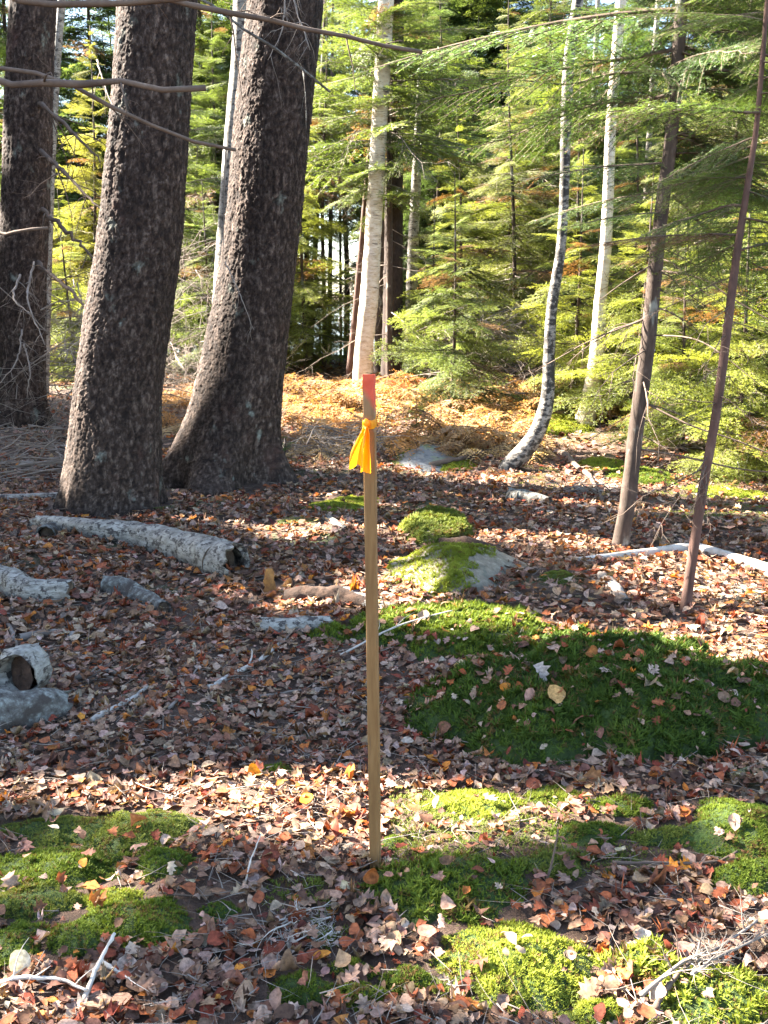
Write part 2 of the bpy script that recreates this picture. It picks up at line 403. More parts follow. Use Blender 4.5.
# ------------------------------------------------------------------ moss cushions and stones: register the shapes leaves lie on
def dome_px(px, py, rx, ry, h, seed, p=.6):
    c = G(px, py); a = G(px, py - ry); b = G(px, py + ry)
    d = (c[0], (a[1] + b[1]) / 2, pxsize(c, rx), max((a[1] - b[1]) / 2, .03), (h * .62 + .016) if p == .6 and h < .065 else h, seed, .95 if p == .6 and h < .065 else p)
    DOMES.append(d); return d
def moss_cushion(d, label, dens=24000, blade=.011, tone=0, name='moss_cushion', group='moss cushions on the leaf-covered ground', holes=0.0):
    cx, cy, rx, ry, h, seed, p = d; rng = RS(int(seed * 31) + 5)
    nr, na = 14, 56
    r = np.linspace(0, 1, nr)[:, None] ** .8; a = (np.arange(na) / na * 2 * PI)[None]
    k = 1 + .26 * vn(np.cos(a) * 1.6 + seed, np.sin(a) * 1.6, seed * .37) + .17 * vn(np.cos(a) * 5, np.sin(a) * 5 + seed, 3)
    x = cx + rx * r * k * np.cos(a); y = cy + ry * r * k * np.sin(a)
    z = terrain(x, y) + np.maximum(dome_z(d, x, y), -.004) - .004
    org = np.array([cx, cy, float(terrain(cx, cy))])
    o = MB().add(np.stack([x, y, z], -1), grid_faces(na, nr, True)).build(name, M['moss_bed'], origin=org)
    tag(o, label, 'moss', group)
    n = int(dens * PI * rx * ry)
    rr = np.sqrt(rng.rand(n)) * 1.02; aa = rng.rand(n) * 2 * PI
    k = 1 + .26 * vn(np.cos(aa) * 1.6 + seed, np.sin(aa) * 1.6, seed * .37) + .17 * vn(np.cos(aa) * 5, np.sin(aa) * 5 + seed, 3)
    x = cx + rx * rr * k * np.cos(aa); y = cy + ry * rr * k * np.sin(aa)
    keep = vn(x * 14, y * 14, seed) > -1 + 1.2 * holes
    edge = rng.rand(n) < 1.15 - ss(.75, 1.02, rr) * .8
    x, y = x[keep & edge], y[keep & edge]; n = len(x)
    z = terrain(x, y) + np.maximum(dome_z(d, x, y), -.004) - .003
    e = .01; gxn = (dome_z(d, x + e, y) - dome_z(d, x - e, y)) / (2 * e); gyn = (dome_z(d, x, y + e) - dome_z(d, x, y - e)) / (2 * e)
    nrm = norm(np.stack([-gxn * .7, -gyn * .7, np.ones(n)], -1) + rng.randn(n, 3) * .22)
    V, C = sprigs(np.stack([x, y, z], -1), nrm, rng, blade, tone, x, y)
    MB().add(V, np.arange(len(V)).reshape(-1, 3), C).build('moss_blades', M['moss'], parent=o).location = -org
    return o
def sprigs(P, nrm, rng, blade, tone, x, y, nb=5):
    n = len(P)
    ref = norm(np.cross(nrm, rng.randn(n, 3))); ref2 = np.cross(nrm, ref)
    Ls = blade * (.6 + .8 * rng.rand(n)) * (1 + .6 * vn(x * 30, y * 30, 1) + .35 * vn(x * 75, y * 75, 2))
    out = np.empty((n, nb, 3, 3))
    for b in range(nb):
        th = b / nb * 2 * PI + rng.rand(n) * .8
        s = ref * np.cos(th)[:, None] + ref2 * np.sin(th)[:, None]; w = np.cross(nrm, s)
        lift = .35 + .75 * rng.rand(n)
        base = P + nrm * (Ls * .25 * (b % 3))[:, None]
        tip = base + (s * np.cos(lift)[:, None] + nrm * np.sin(lift)[:, None]) * Ls[:, None]
        hw = (Ls * .17)[:, None]
        out[:, b, 0] = base - w * hw; out[:, b, 1] = base + w * hw; out[:, b, 2] = tip
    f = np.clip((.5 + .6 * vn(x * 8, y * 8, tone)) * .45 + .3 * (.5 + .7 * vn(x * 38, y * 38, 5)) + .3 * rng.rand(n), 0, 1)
    c0, c1 = [((.044, .072, .007), (.145, .19, .022)), ((.11, .145, .014), (.29, .32, .042)), ((.068, .095, .016), (.175, .20, .036)), ((.020, .042, .006), (.080, .122, .016))][tone]  # moss greens: second pair brightened for sunlit cushions, last darkened for the shaded mound
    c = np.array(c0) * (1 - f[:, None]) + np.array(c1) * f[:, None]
    brown = rng.rand(n) < .04 + .35 * (vn(x * 19, y * 19, 8) > .45); c[brown] = (.12, .075, .025)
    return out.reshape(-1, 3), np.repeat(c, nb * 3, 0)
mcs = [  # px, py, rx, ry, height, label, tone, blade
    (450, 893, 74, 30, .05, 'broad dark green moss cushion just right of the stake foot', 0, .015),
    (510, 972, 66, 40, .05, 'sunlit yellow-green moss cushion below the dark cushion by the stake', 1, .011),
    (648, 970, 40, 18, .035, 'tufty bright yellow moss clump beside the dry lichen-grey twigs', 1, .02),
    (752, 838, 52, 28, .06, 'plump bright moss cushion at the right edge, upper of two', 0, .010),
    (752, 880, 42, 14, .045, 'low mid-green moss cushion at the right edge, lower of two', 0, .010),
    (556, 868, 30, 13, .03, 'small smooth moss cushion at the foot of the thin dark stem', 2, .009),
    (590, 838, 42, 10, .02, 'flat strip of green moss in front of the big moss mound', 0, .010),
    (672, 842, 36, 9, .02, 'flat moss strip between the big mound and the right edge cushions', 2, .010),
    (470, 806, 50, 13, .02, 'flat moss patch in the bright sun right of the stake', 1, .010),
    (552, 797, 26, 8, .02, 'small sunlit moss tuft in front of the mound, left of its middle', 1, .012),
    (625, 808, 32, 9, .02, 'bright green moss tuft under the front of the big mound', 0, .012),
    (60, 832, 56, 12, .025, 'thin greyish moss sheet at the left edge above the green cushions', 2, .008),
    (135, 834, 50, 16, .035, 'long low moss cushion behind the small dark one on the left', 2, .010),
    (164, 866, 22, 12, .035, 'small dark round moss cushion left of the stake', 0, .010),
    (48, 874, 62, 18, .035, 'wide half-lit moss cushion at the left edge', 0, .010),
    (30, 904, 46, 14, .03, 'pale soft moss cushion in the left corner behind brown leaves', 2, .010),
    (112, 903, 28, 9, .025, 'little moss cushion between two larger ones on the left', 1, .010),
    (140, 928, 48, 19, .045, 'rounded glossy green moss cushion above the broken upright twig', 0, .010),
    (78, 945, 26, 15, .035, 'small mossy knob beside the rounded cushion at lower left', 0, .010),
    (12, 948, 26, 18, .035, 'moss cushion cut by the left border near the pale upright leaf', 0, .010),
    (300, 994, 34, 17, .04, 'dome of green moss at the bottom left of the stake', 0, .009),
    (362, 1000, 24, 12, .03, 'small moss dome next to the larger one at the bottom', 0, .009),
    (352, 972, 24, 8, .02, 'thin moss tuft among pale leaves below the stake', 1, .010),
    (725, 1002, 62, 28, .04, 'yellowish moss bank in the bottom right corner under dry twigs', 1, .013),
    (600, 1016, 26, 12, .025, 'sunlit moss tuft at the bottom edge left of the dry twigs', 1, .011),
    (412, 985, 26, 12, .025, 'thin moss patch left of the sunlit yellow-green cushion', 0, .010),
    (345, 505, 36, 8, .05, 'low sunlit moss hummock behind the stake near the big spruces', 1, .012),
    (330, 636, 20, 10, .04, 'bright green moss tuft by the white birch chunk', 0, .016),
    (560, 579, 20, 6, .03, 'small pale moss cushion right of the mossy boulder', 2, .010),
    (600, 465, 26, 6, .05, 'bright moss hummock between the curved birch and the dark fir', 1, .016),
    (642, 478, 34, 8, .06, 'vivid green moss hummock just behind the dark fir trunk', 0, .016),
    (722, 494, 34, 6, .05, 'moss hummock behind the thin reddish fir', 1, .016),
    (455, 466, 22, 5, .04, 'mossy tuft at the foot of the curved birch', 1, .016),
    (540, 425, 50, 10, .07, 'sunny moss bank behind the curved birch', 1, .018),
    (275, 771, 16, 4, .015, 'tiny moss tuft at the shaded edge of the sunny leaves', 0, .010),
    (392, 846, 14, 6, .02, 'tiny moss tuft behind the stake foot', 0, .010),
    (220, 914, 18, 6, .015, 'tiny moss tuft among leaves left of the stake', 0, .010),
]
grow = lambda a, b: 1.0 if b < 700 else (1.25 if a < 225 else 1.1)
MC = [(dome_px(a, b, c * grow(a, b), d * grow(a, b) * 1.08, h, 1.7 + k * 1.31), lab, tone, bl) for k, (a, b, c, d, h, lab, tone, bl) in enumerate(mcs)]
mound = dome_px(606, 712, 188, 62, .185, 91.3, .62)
ledge = dome_px(455, 637, 92, 30, .07, 77.7, .6)
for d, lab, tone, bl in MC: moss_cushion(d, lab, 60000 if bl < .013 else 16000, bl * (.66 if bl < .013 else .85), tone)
moss_cushion(mound, 'large haircap moss mound, its green darkened for shade, sunlit along its crest', 17000, .017, 3, 'moss_mound', 'moss mounds of the forest floor', .25)
moss_cushion(ledge, 'lower moss mound lit on top in front of the mossy boulder', 18000, .015, 0, 'moss_mound', 'moss mounds of the forest floor', .35)

# ------------------------------------------------------------------ boulders
def boulder(name, px, py, rx, ry, h, mat, label, cuts, seed, mossy=None, rot=0):
    c = G(px, py); a = G(px, py - ry); b = G(px, py + ry)
    r = (pxsize(c, rx), max((a[1] - b[1]) / 2, .1), h)
    nu, nv = 64, 40
    th, ph = np.meshgrid(np.arange(nu) / nu * 2 * PI, np.linspace(-.35, PI / 2, nv))
    D = np.stack([np.cos(th) * np.cos(ph), np.sin(th) * np.cos(ph), np.sin(ph)], -1)
    for (n, dd) in cuts:
        n = np.array(n, float) / np.linalg.norm(n); q = D @ n
        D = D - n * np.maximum(q - dd, 0)[..., None] * .93
    f = 1 + .10 * fbm(D[..., 0] * 2, D[..., 1] * 2, D[..., 2] * 2 + seed, 4) ; D = D * f[..., None]
    P = D * np.array(r); z0 = float(terrain(c[0], (a[1] + b[1]) / 2)) - .02
    org = np.array([c[0], (a[1] + b[1]) / 2, z0])
    o = MB().add(P + org, grid_faces(nu, nv, True)).build(name, mat, origin=org); tag(o, label, 'boulder', 'boulders among the leaves')
    rng = RS(int(seed)); tri = rng.rand(1)
    if mossy:
        fn, dens, bl, tone = mossy
        i = rng.randint(0, (nv - 1) * nu, 9000); ii, jj = i // nu, i % nu
        u, v = rng.rand(9000, 1), rng.rand(9000, 1)
        p = P[ii, jj] * (1 - u) * (1 - v) + P[ii, (jj + 1) % nu] * u * (1 - v) + P[ii + 1, jj] * (1 - u) * v + P[ii + 1, (jj + 1) % nu] * u * v
        p = np.concatenate([p + rng.randn(*p.shape) * .004 for _ in range(dens)])
        k = fn(p / np.array(r)) + .25 * vn(p[:, 0] * 12, p[:, 1] * 12, p[:, 2] * 12 + seed) > 0
        p = p[k]; nrm = norm(p / np.array(r) ** 2 * np.array([.6, .6, 1]) + np.array([0, 0, .5]) + rng.randn(len(p), 3) * .25)
        V, C = sprigs(p + org, nrm, rng, bl, tone, p[:, 0] + org[0], p[:, 1] + org[1])
        MB().add(V, np.arange(len(V)).reshape(-1, 3), C).build('moss_cap', M['moss'], parent=o).location = -org
    return o
boulder('boulder', 460, 582, 80, 26, .19, M['rock'], 'pale boulder with a moss-covered left shoulder behind the moss mounds',
        [((.75, -.5, .7), .52), ((-.6, -.3, .8), .66), ((.2, -.9, .4), .62)], 3,
        (lambda q: -.12 - q[:, 0] * 1.25 + q[:, 2] * .45 + np.where(q[:, 1] > .2, .4, 0), 4, .008, 1))
boulder('boulder', 438, 534, 36, 14, .15, M['rock'], 'small boulder wholly covered in dark moss, behind the pale boulder',
        [((0, -.4, 1), .8)], 8, (lambda q: q[:, 2] * 1.0 + .1, 3, .014, 2))
boulder('boulder', 428, 462, 44, 13, .16, M['grey_rock'], 'flat blue-grey boulder right of the stake ribbon near the ferns',
        [((.35, -.45, .85), .48), ((-.6, -.1, .8), .68), ((.9, .2, .5), .7)], 12, (lambda q: -.55 - q[:, 0] * .9, 1, .012, 2))
boulder('boulder', 725, 592, 40, 8, .05, M['rock'], 'low flat stone in the sun behind the thin reddish fir',
        [((0, 0, 1), .6)], 17)
boulder('boulder', 355, 598, 34, 9, .06, M['grey_rock'], 'low grey stone half buried left of the mossy boulder',
        [((0, -.2, 1), .6)], 21)

# ------------------------------------------------------------------ leaf litter
def carpet(x, y, z):
    px, py, _ = to_px(np.stack([x, y, z], -1)); w = fbm(x * 1.7, y * 1.7, 41, 3) + .25 * vn(x * 11, y * 11, 17)
    zone = np.maximum.reduce([((px < 225) & (py > 800)) * .30, ((py > 775) & (py < 875) & (px > 390)) * .38, (py > 930) * .22, ((py < 520) & (px > 500)) * .22, ((px < 330) & (py > 880)) * .3])
    return np.where(zone > 0, w - (.42 - zone), -1)
SHAPES = []
def shp(t, w, fw=None): SHAPES.append((np.array(t), np.array(w), np.array(fw if fw is not None else [0] * len(t))))
shp([0, .12, .3, .5, .7, .88, 1], [.02, .24, .36, .34, .24, .10, .0])                       # birch
shp([0, .1, .28, .5, .72, .9, 1], [.03, .30, .42, .42, .32, .15, .0])                       # aspen
shp([0, .10, .22, .34, .50, .62, .74, .86, 1], [.03, .34, .22, .50, .22, .34, .13, .16, 0], [0, -.06, 0, .10, 0, .10, 0, .05, 0])   # maple
shp([0, .10, .20, .36, .50, .64, .76, .9, 1], [.02, .24, .14, .46, .20, .40, .12, .10, 0], [0, 0, 0, .14, 0, .12, 0, .03, 0])     # narrow-lobed maple
shp([0, .15, .35, .55, .75, .9, 1], [.02, .15, .24, .25, .18, .08, .0])                     # beech
shp([0, .2, .45, .7, 1], [.05, .3, .36, .22, .0])                                            # torn scrap
PAL = np.array([(.36, .26, .20), (.27, .17, .12), (.20, .105, .07), (.30, .10, .045), (.22, .06, .035), (.46, .35, .28), (.40, .28, .22), (.12, .065, .045),
                (.44, .17, .05), (.33, .22, .15), (.15, .085, .06), (.50, .40, .33), (.55, .22, .04)])
PAL = PAL * np.array([.94, .85, .77])
PW = np.array([.12, .15, .15, .10, .08, .08, .10, .08, .03, .10, .07, .025, .010]); PW /= PW.sum()
def leaves(P, size, rng, shape, tilt=.35, up=None, col=None, curl=1.0, crumple=.018):
    t, w, fw = SHAPES[shape]; n, m = len(P), len(t)
    k1 = rng.randn(n) * 1.3 * curl + .5 * curl; k2 = rng.randn(n) * 2.2 * curl + .5 * curl; tw = rng.randn(n) * .5 * curl
    fold = np.abs(rng.randn(n)) * .25 * curl
    u = (t[None] - .5) * np.ones((n, 1)); k1 = np.where(np.abs(k1) < .05, .05, k1)
    ax = np.sin(k1[:, None] * u) / k1[:, None]; az = (1 - np.cos(k1[:, None] * u)) / k1[:, None]
    V = np.zeros((n, m, 3, 3))
    asym = 1 + rng.randn(n, m) * .10
    for j, sgn in enumerate((-1, 0, 1)):
        lat = sgn * w[None] * (asym if sgn > 0 else 2 - asym); wz = np.abs(lat) * fold[:, None] + k2[:, None] * lat ** 2 * .5
        latc = lat * np.cos(np.clip(k2[:, None] * lat * .5, -1.2, 1.2))
        a = tw[:, None] * u
        V[:, :, j, 0] = ax + abs(sgn) * fw[None]
        V[:, :, j, 1] = latc * np.cos(a) - wz * np.sin(a) * 0 
        V[:, :, j, 2] = az + wz + latc * np.sin(a) + rng.randn(n, m) * crumple
    V -= V.mean(axis=(1, 2), keepdims=True)
    nrm = np.stack([rng.randn(n) * tilt, rng.randn(n) * tilt, np.ones(n)], -1)
    if up is not None: nrm += up - np.array([0, 0, 1])
    nrm = norm(nrm); f = norm(np.cross(nrm, norm(rng.randn(n, 3) * np.array([1, 1, .05])))); s = np.cross(nrm, f)
    V = V * np.asarray(size)[:, None, None, None]
    W = P[:, None, None] + V[..., 0:1] * f[:, None, None] + V[..., 1:2] * s[:, None, None] + V[..., 2:3] * nrm[:, None, None]
    i = np.arange(m - 1)[:, None] * 3; q = np.concatenate([np.stack([i + c, i + c + 1, i + 4 + c, i + 3 + c], -1).reshape(-1, 4) for c in (0, 1)])
    Fq = (q[None] + (np.arange(n) * m * 3)[:, None, None]).reshape(-1, 4)
    if col is None:
        col = PAL[rng.choice(len(PAL), n, p=PW)] * (1 + rng.randn(n, 1) * .16) * (1 + rng.randn(n, 3) * .05)
    col = np.clip(col, .02, .8)
    C = np.repeat(col[:, None], m * 3, 1).reshape(n, m, 3, 3).copy(); C[:, :, 1] *= 1.12; C[:, :, [0, 2]] *= (1 + rng.randn(n, m, 1, 1) * .07)
    return W.reshape(-1, 3), Fq, np.clip(C.reshape(-1, 3), .015, .85)
TRUNK_SPOTS = []
def litter(n, y0, y1, seed, smin, smax, shapes, layers):
    rng = RS(seed); mb = MB()
    y = y0 + (y1 - y0) * rng.rand(n); x = (rng.rand(n) * 2 - 1) * (.44 * y + .9)
    z, on = surface(x, y)
    bare = vn(x * 2.2, y * 2.2, 33) * .6 + .5 * vn(x * 6, y * 6, 31)
    ppx, ppy, _ = to_px(np.stack([x, y, z], -1)); mossy = carpet(x, y, z) > .05
    keep = np.where(on, rng.rand(n) < np.where(np.abs(y - 3.7) + np.abs(x - .6) * .3 < .75, .16, .05), rng.rand(n) < (1.0 - .5 * ss(.25, .7, bare)) * np.where(mossy, .30, 1))
    fernzone = (y > 9.3) & (x > -1.6)
    for (tx, ty, tr) in TRUNK_SPOTS: keep &= np.hypot(x - tx, y - ty) > tr
    x, y, z, on = (c[keep] for c in (x, y, z, on)); n = len(x)
    e = .015; zx, _ = surface(x + e, y); zy, _ = surface(x, y + e)
    up = norm(np.stack([-(zx - z) / e, -(zy - z) / e, np.ones(n)], -1)); up[np.abs(up[:, 2]) < .5] = (0, 0, 1)
    size = smin + (smax - smin) * rng.rand(n) ** 1.4
    lift = np.where(on, .018, .003 + layers * rng.rand(n) ** 1.2) + .10 * size
    P = np.stack([x, y, z + lift], -1); sh = rng.choice(shapes, n)
    for k in set(shapes):
        m = sh == k
        if m.any(): 
            h = rng.rand(m.sum()) < .45; i_ = np.where(m)[0]
            if (~h).any(): mb.add(*leaves(P[i_[~h]], size[i_[~h]], rng, k, .19, up[i_[~h]], curl=.7))
            if h.any(): mb.add(*leaves(P[i_[h]], size[i_[h]] * 1.05, rng, k, .32, up[i_[h]], curl=1.5, crumple=.045))
    return mb

# ------------------------------------------------------------------ stake
SB, ST = G(376, 868), at(369, 374.5, G(376, 868)[1] - .01)
def prism(p0, p1, hx, hy, rz, mat, name, parent, org, bev=.0015, taper=0):
    c, s = math.cos(rz), math.sin(rz)
    prof = [(-hx + bev, -hy), (hx - bev, -hy), (hx, -hy + bev), (hx, hy - bev), (hx - bev, hy), (-hx + bev, hy), (-hx, hy - bev), (-hx, -hy + bev)]
    prof = np.array([(a * c - b * s, a * s + b * c, 0) for a, b in prof])
    mb = MB(); K = 30; t = np.linspace(0, 1, K)[:, None, None]
    Vv = (np.asarray(p0) * (1 - t) + np.asarray(p1) * t) + prof[None] + .0008 * vn(t * 9, np.arange(8)[None, :, None], 3)
    Fs = [grid_faces(8, K, True), np.array([[7, 6, 5, 4, 3, 2, 1, 0], [(K - 1) * 8 + i for i in range(8)]])]
    return mb.add(Vv.reshape(-1, 3), Fs).build(name, mat, parent=parent, origin=org, smooth=False)
stake = thing('survey_stake', SB, 'upright wooden survey stake with orange painted top and yellow ribbon in leaves', 'stake')
Rz = math.radians(-14); S0 = SB - np.array([0, 0, .12]); axd = (ST - SB)
J = SB + axd * (1 - .135 / np.linalg.norm(axd))
prism(S0, J, .0138, .0095, Rz, M['stake_wood'], 'shaft', stake, SB)
tp = prism(J, ST, .0138, .0095, Rz, M['tip'], 'painted_tip', stake, ST, 0.0016); tp.location = ST - SB
tp['label'] = 'orange sprayed tip of the stake, paint running lower on one side'
KN = SB + axd * ((868 - 418) / (868 - 374.5))
mb = MB()     # ribbon: band round the shaft, knot, two pleated tails
K = 24; th = np.arange(K) / K * 2 * PI; c, s = math.cos(Rz), math.sin(Rz)
band = []
for zz, ex in ((-.011, .0022), (-.004, .003), (.004, .003), (.010, .0022)):
    a = np.sign(np.cos(th)) * np.abs(np.cos(th)) ** .45 * (.0138 + ex); b = np.sign(np.sin(th)) * np.abs(np.sin(th)) ** .45 * (.0095 + ex)
    band.append(np.stack([a * c - b * s, a * s + b * c, zz + .004 * np.sin(th + .5)], -1) + KN)
mb.add(np.concatenate(band), grid_faces(K, 4, True))
rib = mb.build('ribbon', M['ribbon'], parent=stake, origin=SB); rib['label'] = 'yellow-orange flagging ribbon tied below the painted top'
kn = KN + np.array([-.008, -.015, 0])
nu, nv = 14, 9
th, ph = np.meshgrid(np.arange(nu) / nu * 2 * PI, np.linspace(-PI / 2, PI / 2, nv))
Vk = np.stack([.0085 * np.cos(th) * np.cos(ph), .006 * np.sin(th) * np.cos(ph), .0105 * np.sin(ph)], -1) * (1 + .2 * vn(th * 2, ph * 3, 2))[..., None] + kn
MB().add(Vk, grid_faces(nu, nv, True)).build('knot', M['ribbon'], parent=rib, origin=SB)
def tail(path, w0, w1, ph, notch, rz):
    K, Wn = 26, 22; p = spline(path, K); t = np.linspace(0, 1, K)[:, None]; u = np.linspace(-1, 1, Wn)[None]
    w = w0 + (w1 - w0) * ss(0, .8, t)
    fold = (.0075 * (1 - .5 * t) + .003) * np.sin(u * (5.2 - 2.2 * t) + ph + t * 1.3) * ss(0, .25, t)
    lat = u * w; dz = notch * (1 - np.abs(u)) * ss(.8, 1, t) * .5 + .004 * np.sin(u * 3 + ph) * t
    Vv = p[:, None, :] + lat[..., None] * np.array([math.cos(rz), math.sin(rz), 0]) + fold[..., None] * np.array([-math.sin(rz), math.cos(rz), 0]) + dz[..., None] * np.array([0, 0, 1.])
    return MB().add(Vv, grid_faces(Wn, K)).build('tail', M['ribbon'], parent=rib, origin=SB)
Yk = kn[1]
tail([kn, at(363, 432, Yk - .012), at(358, 450, Yk - .02), at(356.5, 468, Yk - .022)], .005, .0165, .4, .012, -.25)
tail([kn, at(367, 432, Yk - .010), at(366, 450, Yk - .014), at(366, 471, Yk - .012)], .005, .0125, 2.0, -.016, .35)
LIT_SPOTS += [(tuple(at(362, 445, Yk)), .11), (tuple(ST), .06)]
# ------------------------------------------------------------------ the three great spruces
def worley(u, v, nw, seed):
    iu, iv = np.floor(u).astype(np.int64), np.floor(v).astype(np.int64)
    f1 = np.full(u.shape, 9.); f2 = f1.copy(); hid = np.zeros(u.shape); dv1 = np.zeros(u.shape)
    for du in (-1, 0, 1):
        for dv in (-1, 0, 1):
            cu, cv = iu + du, iv + dv; cw = cu % nw
            jx, jy = _h(cw, cv, cw * 0 + seed), _h(cw, cv, cw * 0 + seed + 7)
            d = np.hypot(cu + jx - u, (cv + jy - v))
            m = d < f1; f2 = np.where(m, f1, np.minimum(f2, d))
            hid = np.where(m, _h(cw, cv, cw * 0 + seed + 3), hid); dv1 = np.where(m, v - cv - jy, dv1); f1 = np.where(m, d, f1)
    return f1, f2, hid, dv1
def great_trunk(pix, Y, ztop, seed, flare, nroot, parent, org, res=.0068, amp=.0105, cell=(.021, .036)):
    P = [at(px, py, Y) for px, py, w in pix]; R = [pxsize(p, w) / 2 for p, (px, py, w) in zip(P, pix)]
    base = P[0].copy(); base[2] = terrain(base[0], base[1]) - .12
    d = P[-1] - P[-3]; tops = [P[-1] + d * k for k in (1.2, 2.6, 4.5)]; rt = [R[-1] * f for f in (.93, .84, .7)]
    path = [np.append(base, R[0])] + [np.append(p, r) for p, r in zip(P, R)] + [np.append(p, r) for p, r in zip(tops, rt)]
    zs = np.array([p[2] for p in path]); arr = np.array(path)
    zv = np.concatenate([np.arange(base[2], 4.3, res), np.arange(4.3, min(ztop, zs[-1]), .06)])
    fine = spline(arr, 400); C = np.stack([np.interp(zv, fine[:, 2], fine[:, i]) for i in (0, 1, 3)], -1)
    r0 = R[len(R) // 2]; nth = int(2 * PI * r0 / res); th = np.arange(nth) / nth * 2 * PI
    z = zv[:, None] * np.ones((1, nth)); t = th[None] * np.ones((len(zv), 1)); zb = z - (base[2] + .12)
    r = C[:, 2:3] * np.ones((1, nth))
    r = r * (1 + flare * np.exp(-np.maximum(zb, 0) / .26) * (.45 + .55 * np.cos(nroot * t + seed + .5 * np.sin(t * 2))) + .05 * vn(np.cos(t) * 1.6, np.sin(t) * 1.6, z * .9 + seed) + .03 * vn(np.cos(t) * 4, np.sin(t) * 4, z * 2 + seed))
    nw = max(6, int(2 * PI * r0 / cell[0]))
    u = t / (2 * PI) * nw + .5 * vn(np.cos(t) * 9, np.sin(t) * 9, z * 12); v = z / cell[1] + 1.1 * vn(np.cos(t) * 9 + 5, np.sin(t) * 9, z * 12)
    f1, f2, hid, dv = worley(u, v, nw, seed)
    f1b, f2b, hidb, _ = worley(u * 2 % (2 * nw), v * 2.2, nw * 2, seed + 11)
    plate = np.clip((f2 - f1) * 3.4, 0, 1) ** .5
    disp = amp * (plate * (.35 + .75 * hid) + .28 * plate * (-dv) + .30 * np.clip((f2b - f1b) * 2.2, 0, 1) * (.4 + hidb))
    disp += amp * .75 * (np.abs(vn(np.cos(t) * r0 * 16 + seed, np.sin(t) * r0 * 16, z * 1.6)) ** .6 - .5)
    disp += amp * .3 * fbm(np.cos(t) * r0 * 9, np.sin(t) * r0 * 9, z * 5, 3, seed)
    r = r + disp - amp * .7
    V = np.stack([C[:, 0:1] + r * np.cos(t), C[:, 1:2] + r * np.sin(t), z], -1)
    c = (.26 + .36 * hid + .26 * (hidb - .5)) * (1 + .35 * vn(np.cos(t) * 2.5 + seed, np.sin(t) * 2.5, z * 1.3)); Cc = np.stack([c, c * (1 + .08 * (hid - .5)), c * (1 + .12 * (hid - .5))], -1)
    o = MB().add(V, grid_faces(nth, len(zv), True), Cc.reshape(-1, 3)).build('trunk', M['spruce_bark'], parent=parent, origin=org)
    return o, base
def twigs5(P0, D, Ln, R0, rng, wob=.08, sag=0.0, k=5):
    """k-point crooked sticks"""
    n = len(P0); t = np.linspace(0, 1, k)[None, :, None]
    W = np.cumsum(rng.randn(n, k, 3) * wob, 1); W -= W[:, :1]
    P = P0[:, None] + (D[:, None] * t + W * t ** .5 * .5 + np.array([0, 0, -1.]) * sag * t ** 2) * Ln[:, None, None]
    R = R0[:, None] * (1 - .75 * t[..., 0])
    return P, R
def dead_limb(path, r, rng, mat, name, parent, org, ntwig=8, tl=.25, sides=7, label=None, hang=.3, tr=.3):
    """a bare limb with its side twigs; path = world points"""
    p = spline(path, 20); mb = MB()
    rad = np.linspace(r[0], r[1], 20)
    p[1:-1] += rng.randn(18, 3) * r[0] * .32
    mb.add(*tubes(p[None], rad[None] * (1 + .12 * rng.randn(20)), sides))
    if ntwig:
        k = rng.randint(3, 19, ntwig); ax = norm(p[np.minimum(k + 1, 19)] - p[k - 1])
        side = norm(np.cross(ax, rng.randn(ntwig, 3))); D = norm(ax * .6 + side + np.array([0, 0, -hang]))
        Ln = tl * (.3 + rng.rand(ntwig)); R0 = rad[k] * tr + .0012
        P, R = twigs5(p[k], D, Ln, R0, rng, .1, .25); mb.add(*tubes(P, R, 4))
        sel = rng.randint(0, ntwig, ntwig * 2); kk = rng.randint(1, 4, ntwig * 2)
        D2 = norm(D[sel] + rng.randn(ntwig * 2, 3) * .7)
        P2, R2 = twigs5(P[sel, kk], D2, Ln[sel] * .45, R[sel, kk] * .6, rng, .12, .25); mb.add(*tubes(P2, R2, 3))
    return mb.build(name, mat, parent=parent, origin=org, label=label)
def Lp(*pts): return [at(px, py, Y) for px, py, Y in pts]

rng = RS(11)
gB, gC, gA = G(111, 508), G(222, 478), G(17, 423)
tB = thing('spruce_tree', gB, 'thick scaly-barked spruce, middle of the three great trunks, birch log at its foot', 'tree', 'great spruces on the left')
great_trunk([(111, 508, 94), (114, 450, 90), (117, 400, 87), (128, 320, 85), (138, 250, 83), (147, 150, 79), (154, 75, 77), (159, 0, 76)], gB[1], 9.5, 3, .28, 5, tB, gB)
tC = thing('spruce_tree', gC, 'leaning flared spruce, right of the three great trunks, nearest to the stake', 'tree', 'great spruces on the left')
great_trunk([(224, 478, 96), (228, 450, 94), (238, 400, 88), (249, 330, 82), (260, 250, 76), (272, 128, 76), (279, 60, 75), (286, 0, 74)], gC[1], 10, 8, .62, 5, tC, gC)
tA = thing('spruce_tree', gA, 'shaded spruce trunk at the left edge, thinnest of the three great trunks', 'tree', 'great spruces on the left')
great_trunk([(17, 423, 56), (18, 398, 51), (21, 300, 48), (26, 200, 47), (29, 100, 46), (33, 0, 45)], gA[1], 10, 21, .35, 5, tA, gA, .011, .012)
for g, tr in ((gA, .42), (gB, .48), (gC, .62)): TRUNK_SPOTS.append((g[0], g[1] + .03, tr))
LIT_TRUNKS += [(gB[0], gB[1], -.1, 4.2, .97), (gC[0] + .1, gC[1], -.1, 4.6, .9), (gC[0] + .45, gC[1], 1.5, 5, .9), (gB[0] + .15, gB[1], 1.5, 4.5, .95)]
